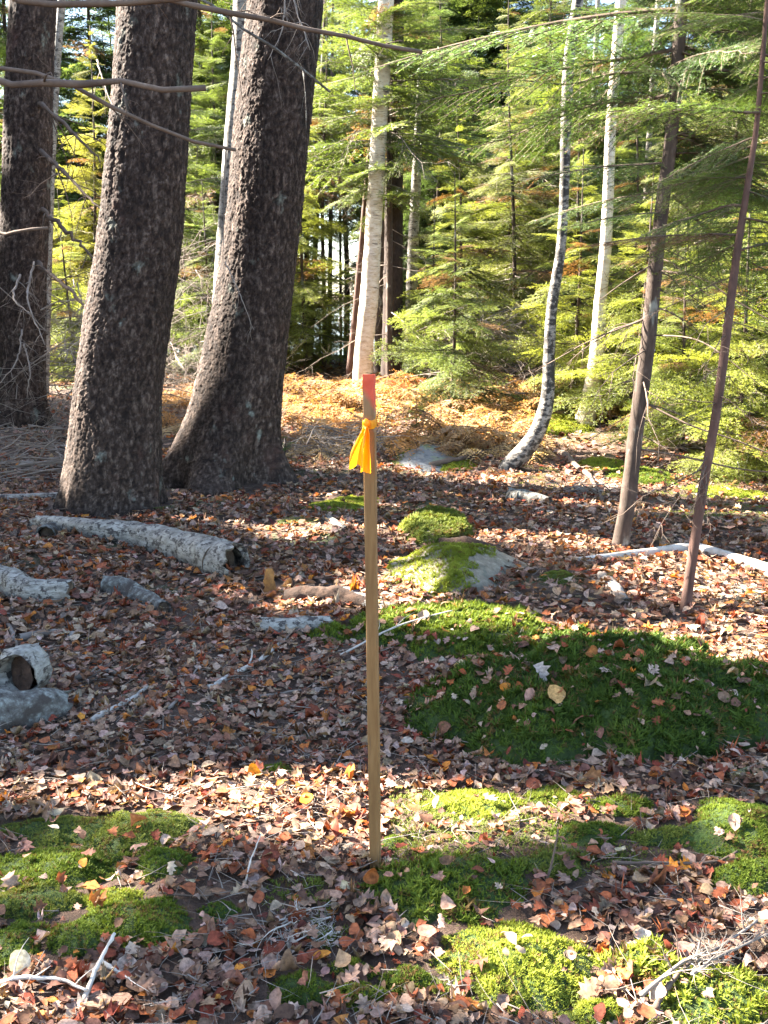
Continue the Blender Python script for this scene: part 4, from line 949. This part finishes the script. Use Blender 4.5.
# ------------------------------------------------------------------ dead ferns
def fern_proto(seed, nf, Ln, c0, c1, upright=1.12):
    rng = RS(seed); mb = MB(); root = bpy.data.objects.new('dead_fern', None); COL.objects.link(root); st = MB()
    for f in range(nf):
        yaw = f / nf * 2 * PI + rng.rand(); l = Ln * (.6 + .5 * rng.rand()); K = 16; t = np.linspace(0, 1, K)
        e = upright * (.7 + .5 * rng.rand()); a = e - t * (e + .3 + .5 * rng.rand()) * 1.0
        p = np.stack([np.cumsum(np.cos(a)), np.cumsum(.12 * rng.randn(K) * .3), np.cumsum(np.sin(a))], -1) * l / K
        c, s = math.cos(yaw), math.sin(yaw); Rm = np.array([[c, -s, 0], [s, c, 0], [0, 0, 1]]); p = p @ Rm.T; p -= p[0]
        st.add(*tubes(p[None], (np.linspace(.0035, .0008, K))[None], 4))
        col = np.array(c0) + (np.array(c1) - np.array(c0)) * rng.rand()
        for k in range(3, K):
            ax = norm(p[k] - p[k - 1]); lat = norm(np.cross(ax, [0, 0, 1.])); w = .33 * l * math.sin(PI * min(1, (1 - t[k]) * .8 + .08)) * (.8 + .4 * rng.rand())
            for sd in (-1, 1):
                d = norm(lat * sd + ax * .45 + np.array([0, 0, -.25 + .3 * rng.randn()])); V = []; n_ = 7
                for m in range(n_):
                    q0 = p[k] + d * w * m / n_ - np.array([0, 0, .25 * w * (m / n_) ** 2]); hw = w * .17 * (1 - m / n_ * .8)
                    for s2 in (-1, 1):
                        V += [q0, q0 + d * w * .9 / n_, q0 + d * w * .8 / n_ + norm(np.cross(d, [0, 0, 1.]) + .3 * rng.randn(3)) * hw * s2 * 1.2]
                V = np.array(V); mb.add(V, np.arange(len(V)).reshape(-1, 3), np.clip(col * (1 + .15 * rng.randn()), .02, .8))
    mb.build('fronds', M['fern'], parent=root); st.build('stems', M['red_bark'], parent=root); return root
FC = ((.25, .135, .062), (.43, .29, .15))
fps = [fern_proto(51, 7, .46, *FC), fern_proto(52, 6, .38, (.30, .14, .05), (.46, .26, .10)), fern_proto(53, 8, .42, (.40, .26, .12), (.55, .38, .18), .7)]
rng = RS(555); fi = 0; fused = [False] * 3
FZ = [(88, 282, 535, 9.2, 14.6, 'curled rusty fern in the dead fern bed behind the stake', 'dead ferns behind the stake'), (22, 520, 660, 11.2, 13.5, 'rusty dead fern in the gap behind the curved birch', 'dead ferns behind the curved birch'), (8, 160, 215, 10.5, 13.5, 'rusty dead fern glimpsed between the two great spruces', 'dead ferns between the spruces')]
for n, a, b, y0, y1, lab, grp in FZ:
    for k in range(n):
        Yf = y0 + (y1 - y0) * rng.rand(); px = a + (b - a) * rng.rand(); x = fp(px, Yf); j = rng.randint(3)
        o = fps[j] if not fused[j] else copy_tree(fps[j]); fused[j] = True
        o.location = (x, Yf, float(terrain(x, Yf)) - .01); s = 1.1 + .75 * rng.rand(); o.scale = (s, s, s * (.9 + .45 * rng.rand())); o.rotation_euler = (0, 0, rng.rand() * 6.28)
        tag(o, lab, 'fern', grp)
tf = fern_proto(61, 3, .78, (.26, .07, .03), (.36, .12, .05), 1.45); g = G(404, 398); tf.location = g; tag(tf, 'tall upright reddish fern frond standing behind the stake tip', 'fern')

# ------------------------------------------------------------------ brush
def brush(px, py, wx, wy, h, n, ln, r, mat, label, seed, flat=.25, fine=3):
    rng = RS(seed); c = G(px, py); mb = MB()
    P0 = c + np.stack([(rng.rand(n) - .5) * wx, (rng.rand(n) - .5) * wy, np.zeros(n)], -1); P0[:, 2] = terrain(P0[:, 0], P0[:, 1]) + h * rng.rand(n) ** 1.3
    yaw = rng.rand(n) * 2 * PI; D = norm(np.stack([np.cos(yaw), np.sin(yaw), flat * rng.randn(n)], -1)); Ln = ln * (.4 + .8 * rng.rand(n))
    P, R = twigs5(P0 - D * Ln[:, None] * .4, D, Ln, r * (.4 + .8 * rng.rand(n)), rng, .07, .1, 6)
    P[..., 2] = np.maximum(P[..., 2], terrain(P[..., 0], P[..., 1]) + .004); mb.add(*tubes(P, R, 5))
    sel = np.repeat(np.arange(n), fine); k = rng.randint(1, 6, n * fine); D2 = norm(D[sel] + rng.randn(n * fine, 3) * .7 + np.array([0, 0, .15]))
    P2, R2 = twigs5(P[sel, k], D2, Ln[sel] * .35, R[sel, k] * .5 + .0007, rng, .1, .1, 5); mb.add(*tubes(P2, R2, 3))
    s3 = rng.randint(0, n * fine, n * fine * 2); k3 = rng.randint(1, 4, n * fine * 2); D3 = norm(D2[s3] + rng.randn(n * fine * 2, 3) * .8)
    P3, R3 = twigs5(P2[s3, k3], D3, Ln[sel][s3] * .16, R2[s3, k3] * .6 + .0005, rng, .1, .1, 4); mb.add(*tubes(P3, R3, 3))
    o = mb.build('brush_pile', mat, origin=c); return tag(o, label, 'brush pile', 'heaps of dead branches')
brush(505, 396, 1.9, 1.3, 1.2, 170, 1.1, .008, M['dead_twig'], 'tangle of bleached dead branches behind the ferns, left of the curved birch', 1, .35, 5)
brush(330, 455, .9, .8, .28, 90, .6, .006, M['dead_twig'], 'low heap of grey twigs between the leaning spruce and the stake', 2, .3, 4)
brush(60, 462, 1.3, 1.6, .22, 90, .9, .008, M['dead_twig'], 'litter of grey fallen branches at the foot of the edge spruce', 3, .15, 3)
brush(90, 425, 1.6, 1.6, 1.5, 130, 1.3, .007, M['dead_twig'], 'springy tangle of grey dead branches between the two left trunks', 4, .4, 6)
brush(195, 400, 1.0, 1.4, 2.0, 100, 1.2, .006, M['dead_twig'], 'tall tangle of fine grey twigs in the gap between the middle and leaning spruces', 5, .6, 7)
brush(620, 402, 2.0, 1.2, .5, 60, 1.3, .016, M['dead_twig'], 'dead fallen limbs behind the leaning birch', 6, .15, 3)
brush(735, 450, 1.2, .9, .35, 50, .8, .006, M['dead_twig'], 'thin dead twigs behind the reddish fir', 7, .3, 4)
brush(585, 492, .5, .4, .08, 34, .35, .005, M['dead_twig'], 'small scatter of grey twigs beside the foot of the dark fir', 8, .15, 3)
brush(300, 935, .16, .10, .03, 30, .12, .0025, M['pale_stick'], 'little clutch of pale dry twigs among the leaves left of the stake', 9, .3, 3)

# ------------------------------------------------------------------ fallen logs
def log(name, pts, label, bark, group='fallen logs and limbs', core='log_wood', rough=.10, seed=1, cat='log', sink=.45, slant=0.0, ends=True):
    """pts: px, py (bottom of the log on the ground), diameter in pixels"""
    P, R = [], []
    for px, py, w in pts:
        g = G(px, py); r = pxsize(g, w) / 2; P.append(g + np.array([0, r * .2, r * (1 - sink)])); R.append(r)
    org = P[0].copy(); org[2] = terrain(org[0], org[1]); root = thing(name, org, label, cat, group)
    n, sd = 60, 36; p = spline(np.column_stack([P, R]), n); V, Fs = tubes(p[None, :, :3], p[None, :, 3], sd, False)
    C = np.repeat(p[:, :3], sd, 0); d = V - C
    k = 1 + rough * fbm(V[:, 0] * 14, V[:, 1] * 14, V[:, 2] * 14 + seed, 4, seed)
    th = np.tile(np.arange(sd), n); ring = np.repeat(np.arange(n), sd)
    shift = norm(p[-1, :3] - p[0, :3]) ; jag = .35 * vn(th * .6 + seed, seed * 1.3) * np.mean(R) - slant * d[:, 1]
    V = C + d * k[:, None] + shift * np.where(ring == n - 1, jag, np.where(ring == 0, -jag, 0))[:, None]
    ri = C + d * (k * .86)[:, None] + shift * np.where(ring == n - 1, jag - .1 * R[0], np.where(ring == 0, -jag + .1 * R[0], 0))[:, None]
    mb = MB().add(V, Fs)
    if ends:
        e0 = np.concatenate([V[-sd:], ri[-sd:], C[-sd:] + d[-sd:] * .84 - shift * R[-1] * .5]); mb.add(e0, grid_faces(sd, 3, True))
        e1 = np.concatenate([V[:sd], ri[:sd], C[:sd] + d[:sd] * .84 + shift * R[0] * .5]); mb.add(e1, grid_faces(sd, 3, True)[:, ::-1])
    mb.build('bark', bark, parent=root, origin=org)
    if ends:
        for (cc, dd, r_, s_) in ((p[-1, :3], d[-sd:], R[-1], -1), (p[0, :3], d[:sd], R[0], 1)):
            rr = np.linspace(.85, .02, 6); ctr = cc + shift * s_ * r_ * ((1.2 if name == 'hollow_log' else .22) + .9 * slant)
            W = np.concatenate([ctr + dd * q * (1 + .03 * vn(np.arange(sd)[:, None] * .8, q * 9)) + shift * (.05 * r_ * vn(np.arange(sd)[:, None] * .5, q * 11, seed)) for q in rr])
            MB().add(W, grid_faces(sd, 6, True)).build('heartwood', M[core], parent=root, origin=org)
    return root, p
lg, p1 = log('birch_log', [(40, 529, 18), (90, 538, 25), (140, 547, 31), (190, 562, 38), (234, 578, 44)], 'long fallen birch log lying in front of the middle spruce', M['birch_log'], rough=.10, seed=3, slant=1.0)
log('birch_log', [(-14, 584, 28), (10, 592, 30), (34, 602, 30), (72, 600, 26)], 'crooked pale birch limb at the left edge below the long log', M['birch_log'], rough=.12, seed=5)
log('birch_log', [(102, 590, 18), (122, 594, 20), (142, 602, 18), (164, 614, 15)], 'short broken strip of birch bark left of centre on brown leaves', M['lichen_log'], rough=.2, seed=6)
log('birch_log', [(263, 636, 24), (290, 634, 21), (329, 629, 17)], 'short white birch chunk with dark rotten end beside a moss tuft', M['birch_log'], rough=.12, seed=7)
log('rotten_log', [(286, 605, 18), (320, 603, 22), (348, 606, 20), (366, 609, 14)], 'brown rotten log half sunk behind the white birch chunk', M['rot_wood'], rough=.22, seed=8)
log('rotten_log', [(364, 610, 12), (385, 612, 13), (408, 616, 10)], 'pale end of a broken limb between the stake and mossy boulder', M['lichen_log'], rough=.16, seed=9)
log('rotten_log', [(-30, 732, 50), (10, 728, 48), (40, 722, 42), (66, 715, 30)], 'thick lichen-covered log at the left edge', M['lichen_log'], rough=.13, seed=10)
log('hollow_log', [(16, 706, 44), (26, 700, 46), (40, 694, 42)], 'hollow birch stump end facing the camera on top of the lichen log', M['birch_log'], rough=.16, seed=11, sink=-.35, core='rot_wood')
log('hollow_log', [(509, 502, 19), (528, 503, 16), (548, 505, 10)], 'dark hollow log end near the curved birch', M['lichen_log'], rough=.16, seed=12)
log('hollow_log', [(44, 542, 20), (54, 536, 18), (70, 530, 14)], 'curled scrap of hollow bark just left of the long birch log', M['lichen_log'], rough=.18, seed=13)
log('fallen_limb', [(-20, 502, 9), (30, 501, 10), (62, 499, 9)], 'straight pale limb lying left of the middle spruce', M['birch_log'], rough=.08, seed=14)
log('fallen_pole', [(574, 564, 6), (610, 561, 8), (650, 557, 9), (694, 553, 10), (730, 562, 10), (790, 580, 10)], 'long pale fallen pole in the sun passing behind the reddish fir', M['pale_stick'], rough=.06, seed=15, sink=0, core='pale_stick')
log('fallen_limb', [(601, 580, 12), (612, 590, 15), (626, 606, 11)], 'silvery weathered limb below the dark fir', M['dead_twig'], rough=.25, seed=16)
log('bark_slab', [(646, 652, 12), (668, 660, 14), (696, 668, 10)], 'brown bark slab behind the crest of the large moss mound', M['rot_wood'], rough=.2, seed=17)
log('fallen_limb', [(320, 517, 6), (333, 524, 8), (345, 532, 7)], 'small white broken limb behind the stake', M['birch_log'], rough=.1, seed=18)
log('fallen_limb', [(440, 548, 14), (470, 550, 16), (505, 560, 13)], 'mossy dark root ridge right of the small moss-covered boulder', M['rot_wood'], rough=.2, seed=19)
log('fallen_limb', [(20, 640, 8), (50, 636, 9), (80, 640, 9)], 'grey rotten limb above the lichen log', M['dead_twig'], rough=.2, seed=20)
# little rotten snag
g = G(269, 596); sn = MB(); sn.add(*tube1([g - [0, 0, .03], g + [.005, 0, .07], g + [.0, .01, .145]], [.036, .03, .018], 16, 16, True, .3, 4, 40)); o = sn.build('snag', solid('orange_rot', [(.3, (.12, .05, .02)), (.6, (.3, .14, .04)), (.8, (.45, .27, .1))], 25, rough=.95), origin=g); tag(o, 'small orange rotten snag standing left of the brown log', 'stump')

# ------------------------------------------------------------------ sticks
def stick(pts, w, label, mat, seed, ntw=0, lift=.012, tl=.10, name='dead_stick'):
    rng = RS(seed); P = []
    for q in pts:
        g = G(q[0], q[1]); hz = surface(np.array([g[0]]), np.array([g[1]]))[0][0]; P.append(np.array([g[0], g[1], hz + lift + (q[2] if len(q) > 2 else 0)]))
    r = pxsize(P[0], w) / 2; org = P[0].copy(); p = spline(P, 22); p[1:-1] += rng.randn(20, 3) * r * .09 + np.repeat(rng.randn(5, 3), 4, 0) * r * .12
    mb = MB(); rad = np.linspace(r, r * .55, 22) * (1 + .12 * rng.randn(22)); mb.add(*tubes(p[None], rad[None], 7))
    if ntw:
        k = rng.randint(3, 20, ntw); D = norm(norm(p[k + 1] - p[k - 1]) + rng.randn(ntw, 3) * .7 + np.array([0, 0, .3])); Pt, Rt = twigs5(p[k], D, tl * (.4 + rng.rand(ntw)), rad[k] * .5, rng, .1, .1); mb.add(*tubes(Pt, Rt, 4))
        if ntw > 8:
            s2 = rng.randint(0, ntw, ntw * 4); k2 = rng.randint(1, 4, ntw * 4); D2 = norm(D[s2] + rng.randn(ntw * 4, 3) * .8); Pu, Ru = twigs5(Pt[s2, k2], D2, np.full(ntw * 4, tl * .5), Rt[s2, k2] * .6, rng, .12, .1); mb.add(*tubes(Pu, Ru, 3))
    o = mb.build(name, mat, origin=org); return tag(o, label, 'stick', 'sticks lying on the leaves')
stick([(92, 724), (118, 710), (134, 702), (150, 687)], 7, 'bleached forked stick at left centre pointing at the lichen log', M['pale_stick'], 1, 2)
stick([(208, 691), (235, 676), (262, 662), (290, 637)], 6, 'pale straight stick on brown leaves left of the stake', M['pale_stick'], 2, 1)
stick([(168, 712), (180, 700), (190, 684), (199, 668)], 3.5, 'thin grey stick between the two bleached sticks', M['dead_twig'], 3, 2)
stick([(62, 681), (90, 679), (104, 674), (126, 680)], 6, 'crooked grey-brown stick right of the lichen log', M['dead_twig'], 4, 3)
stick([(186, 589), (230, 588), (272, 590)], 4, 'brown straight twig running to the orange snag', M['brown_twig'], 5, 2)
stick([(208, 686), (280, 682), (335, 668), (368, 655)], 3.5, 'long thin brown twig reaching the stake from the left', M['brown_twig'], 6, 4)
stick([(90, 612), (110, 603), (128, 594)], 3, 'short twig leaning over the broken bark strip', M['brown_twig'], 7, 2)
stick([(84, 1006, 0), (98, 985, .03), (117, 966, .07)], 6, 'broken twig propped upright at lower left', M['pale_stick'], 8, 0, .01)
stick([(-10, 998), (30, 993), (62, 994), (88, 1003)], 5.5, 'pale twig lying at the bottom left crossing the upright one', M['pale_stick'], 9, 4, .03, .07)
stick([(102, 974), (118, 984), (132, 994)], 5, 'short bleached twig right of the upright broken one', M['pale_stick'], 10, 1, .03)
stick([(655, 1018), (672, 994), (692, 968)], 7, 'brown stick poking out of leaves at the bottom right', M['brown_twig'], 11, 1, .02)
stick([(640, 1010), (680, 985), (720, 962), (756, 934)], 5, 'dry branch bristling with lichen-grey twiglets at lower right', M['dead_twig'], 12, 26, .035, .09, 'dry_branch')
stick([(690, 1000), (720, 972), (768, 950)], 4, 'second dry twiggy branch in the bottom right corner', M['dead_twig'], 13, 18, .04, .08, 'dry_branch')
stick([(612, 873), (670, 874), (715, 872), (736, 864)], 4, 'thin brown twig in front of the orange leaves on the right', M['brown_twig'], 14, 2, .03)
stick([(244, 892, 0), (252, 880, .05), (262, 872, .10)], 2.2, 'pale dry stalk standing in leaves left of the stake foot', M['pale_stick'], 15, 0, .005)
stick([(546, 884, 0), (552, 882, .06), (556, 880, .14)], 3, 'thin dark bare stem standing by the small smooth moss cushion', M['brown_twig'], 16, 3, 0, .05)
stick([(562, 455), (588, 480), (602, 505)], 6, 'dark bent twig between the curved birch and dark fir', M['brown_twig'], 17, 4, .03, .2)
stick([(430, 470), (460, 466), (500, 452)], 5, 'dark twig lying in front of the blue-grey boulder', M['brown_twig'], 18, 4, .04, .2)
stick([(340, 660), (400, 640), (452, 628)], 2.5, 'thin pale twig lying over the lower moss mound', M['pale_stick'], 19, 2, .02)
stick([(0, 610), (14, 640), (20, 655)], 5, 'short grey stick beside the left edge log', M['dead_twig'], 20, 2)
stick([(260, 700), (300, 694), (330, 690)], 3, 'slender grey twig under the pale straight stick', M['dead_twig'], 21, 2)
stick([(225, 838), (262, 822), (285, 818)], 3, 'grey twig on the shaded edge of the sunny leaves', M['dead_twig'], 22, 1)
stick([(590, 780), (622, 800), (640, 806)], 3, 'thin twig on the moss in front of the large mound', M['brown_twig'], 23, 3, .03)
stick([(20, 470), (60, 468), (110, 462)], 6, 'grey fallen branch left of the middle spruce', M['dead_twig'], 24, 8, .05, .35)
stick([(160, 900), (200, 905), (232, 900)], 2.6, 'fine twig beside the rounded moss cushion', M['brown_twig'], 25, 2, .02)

# ------------------------------------------------------------------ leaves
rng = RS(9)
def one_leaf(px, py, size, col, label, shape, up, yawseed, curl=1.2, lift=.03):
    g = G(px, py); g[2] = surface(np.array([g[0]]), np.array([g[1]]))[0][0] + lift
    V, Fq, C = leaves(g[None], np.array([size]), RS(yawseed), shape, 0.02, np.array([up]), np.array([col]), curl)
    o = MB().add(V, Fq, C).build('fallen_leaf', M['leaf'], origin=g); return tag(o, label, 'leaf', 'single leaves that stand out')
one_leaf(372, 893, .06, (.30, .10, .03), 'rust leaf standing on edge at the stake foot', 0, (.1, -.9, .35), 3)
one_leaf(20, 975, .055, (.62, .56, .46), 'pale triangular leaf standing upright at lower left', 1, (.3, -.9, .3), 4, .5)
one_leaf(668, 877, .05, (.70, .25, .03), 'bright orange curled leaf on the right, left of a pair', 2, (-.2, -.5, .8), 5)
one_leaf(684, 875, .05, (.72, .27, .035), 'bright orange curled leaf on the right, right of a pair', 3, (.3, -.5, .8), 6)
one_leaf(48, 535, .10, (.60, .25, .02), 'yellow-orange leaf beside the long birch log', 1, (0, -.5, .8), 7)
one_leaf(255, 782, .05, (.68, .27, .02), 'yellow-orange leaf at the shaded rim of the sunny leaves', 1, (0, -.4, .9), 8)
one_leaf(306, 808, .045, (.70, .27, .02), 'yellow-orange leaf in the middle of the sunny leaves', 1, (0, -.3, .9), 9, .7)
one_leaf(595, 790, .085, (.24, .12, .06), 'large folded brown leaf tilted up before the moss mound', 2, (-.5, -.6, .6), 10)
one_leaf(640, 945, .06, (.62, .52, .42), 'cream leaf beside the tufty bright moss clump', 0, (.2, -.4, .9), 11)
one_leaf(555, 740, .075, (.5, .28, .10), 'tan leaf lying low on the front of the large moss mound', 1, (.1, -.6, .8), 12, .6)
one_leaf(540, 722, .075, (.45, .36, .30), 'pale curled leaf on the front of the large moss mound', 2, (.2, -.7, .6), 13)
one_leaf(100, 915, .06, (.34, .12, .03), 'rust leaf tucked between moss cushions on the left', 3, (.1, -.4, .8), 14)
for n_, a, b, s_, lo, hi, ly in ((34000, 1.25, 4.2, 1, .013, .055, .028), (28000, 4.2, 9.2, 2, .030, .072, .035), (17000, 9.2, 21, 3, .05, .095, .03)):
    o = litter(n_, a, b, s_, lo, hi, [0, 1, 2, 3, 4, 5] if a < 9 else [0, 4, 5], ly).build('fallen_leaves', M['leaf']); tag(o, kind='stuff')
# fine twig litter and loose needles
rng = RS(404); n = 13000; y = 1.3 + 10 * rng.rand(n) ** 1.4; x = (rng.rand(n) * 2 - 1) * (.44 * y + .6); z, on = surface(x, y); k = ~on; x, y, z = x[k], y[k], z[k]; n = len(x)
yaw = rng.rand(n) * 6.28; P, R = twigs5(np.stack([x, y, z + .03 * rng.rand(n) + .008], -1), np.stack([np.cos(yaw), np.sin(yaw), .12 * rng.randn(n)], -1), .03 + .16 * rng.rand(n) ** 2.5, .0007 + .0016 * rng.rand(n) ** 2, rng, .06, 0, 4)
o = MB().add(*tubes(P, R, 3)).build('twig_litter', M['dead_twig']); tag(o, kind='stuff')
# thin ground moss between the cushions
rng = RS(405); n = 330000; y = 1.4 + 9.5 * rng.rand(n) ** 1.6; x = (rng.rand(n) * 2 - 1) * (.44 * y + .4); z = terrain(x, y)
k = carpet(x, y, z) > .25 * rng.rand(n) ** 2; x, y, z = x[k], y[k], z[k]
V, C = sprigs(np.stack([x, y, z + .004], -1), norm(rng.randn(len(x), 3) * .2 + np.array([0, 0, 1.])), rng, .0085, 2, x, y, 4)
o = MB().add(V, np.arange(len(V)).reshape(-1, 3), C).build('moss_carpet', M['moss']); tag(o, kind='stuff')

# ------------------------------------------------------------------ unseen spruces added to shade the ground, crowns cut open over sunlit patches
rng = RS(606)
spots = [(x, (p - .342 * x) / .94, H) for x, p, H in [(-8.2, 1.2, 11.5), (-8.4, 3.3, 12), (-8.6, 5.05, 12), (-9.4, 6.7, 12.5), (-12, .2, 14), (-12.2, 3.15, 14.5), (-12.6, 5.0, 14.5), (-12.4, 7.0, 14.5), (-16, 3.4, 16), (-16.2, 6.6, 16), (-7.6, -.4, 10), (-12, 9.5, 14), (-11, 8.9, 13), (-16, 1.2, 16), (-15, 2.1, 16), (-19, 1.7, 18), (-19.5, 3.6, 18)]]
for k, (x, y, H) in enumerate(spots):
    g = np.array([x, y, float(terrain(x, y))]); r_ = thing('spruce_tree', g, 'unseen tall spruce added beyond the left border to shade the ground', 'tree', 'added spruces shading the clearing')
    MB().add(*tube1([g - [0, 0, .1], g + [.1, 0, H * .5], g + [.1, .1, H]], [.11, .08, .02], 14, 40, True, .06, k, 9)).build('trunk', M['spruce_bark'], parent=r_, origin=g)
    mbn, mbw = MB(), MB(); z = 2.4
    while z < H * .98:
        prof = min(1, (H - z) / (H - 2.4) * 1.3 + .08)
        for j in range(8): put_bough(KIT_FAR, rng, mbn, mbw, g + np.array([.05, 0, z + .1 * rng.randn()]), rng.rand() * 6.28, -.15 + .3 * z / H + .1 * rng.randn(), 2.0 * prof * (.6 + .5 * rng.rand()), *DRK, cull=let_through, wood=False)
        z += .30
    mbn.build('crown', M['needle_dark'], parent=r_, origin=g)
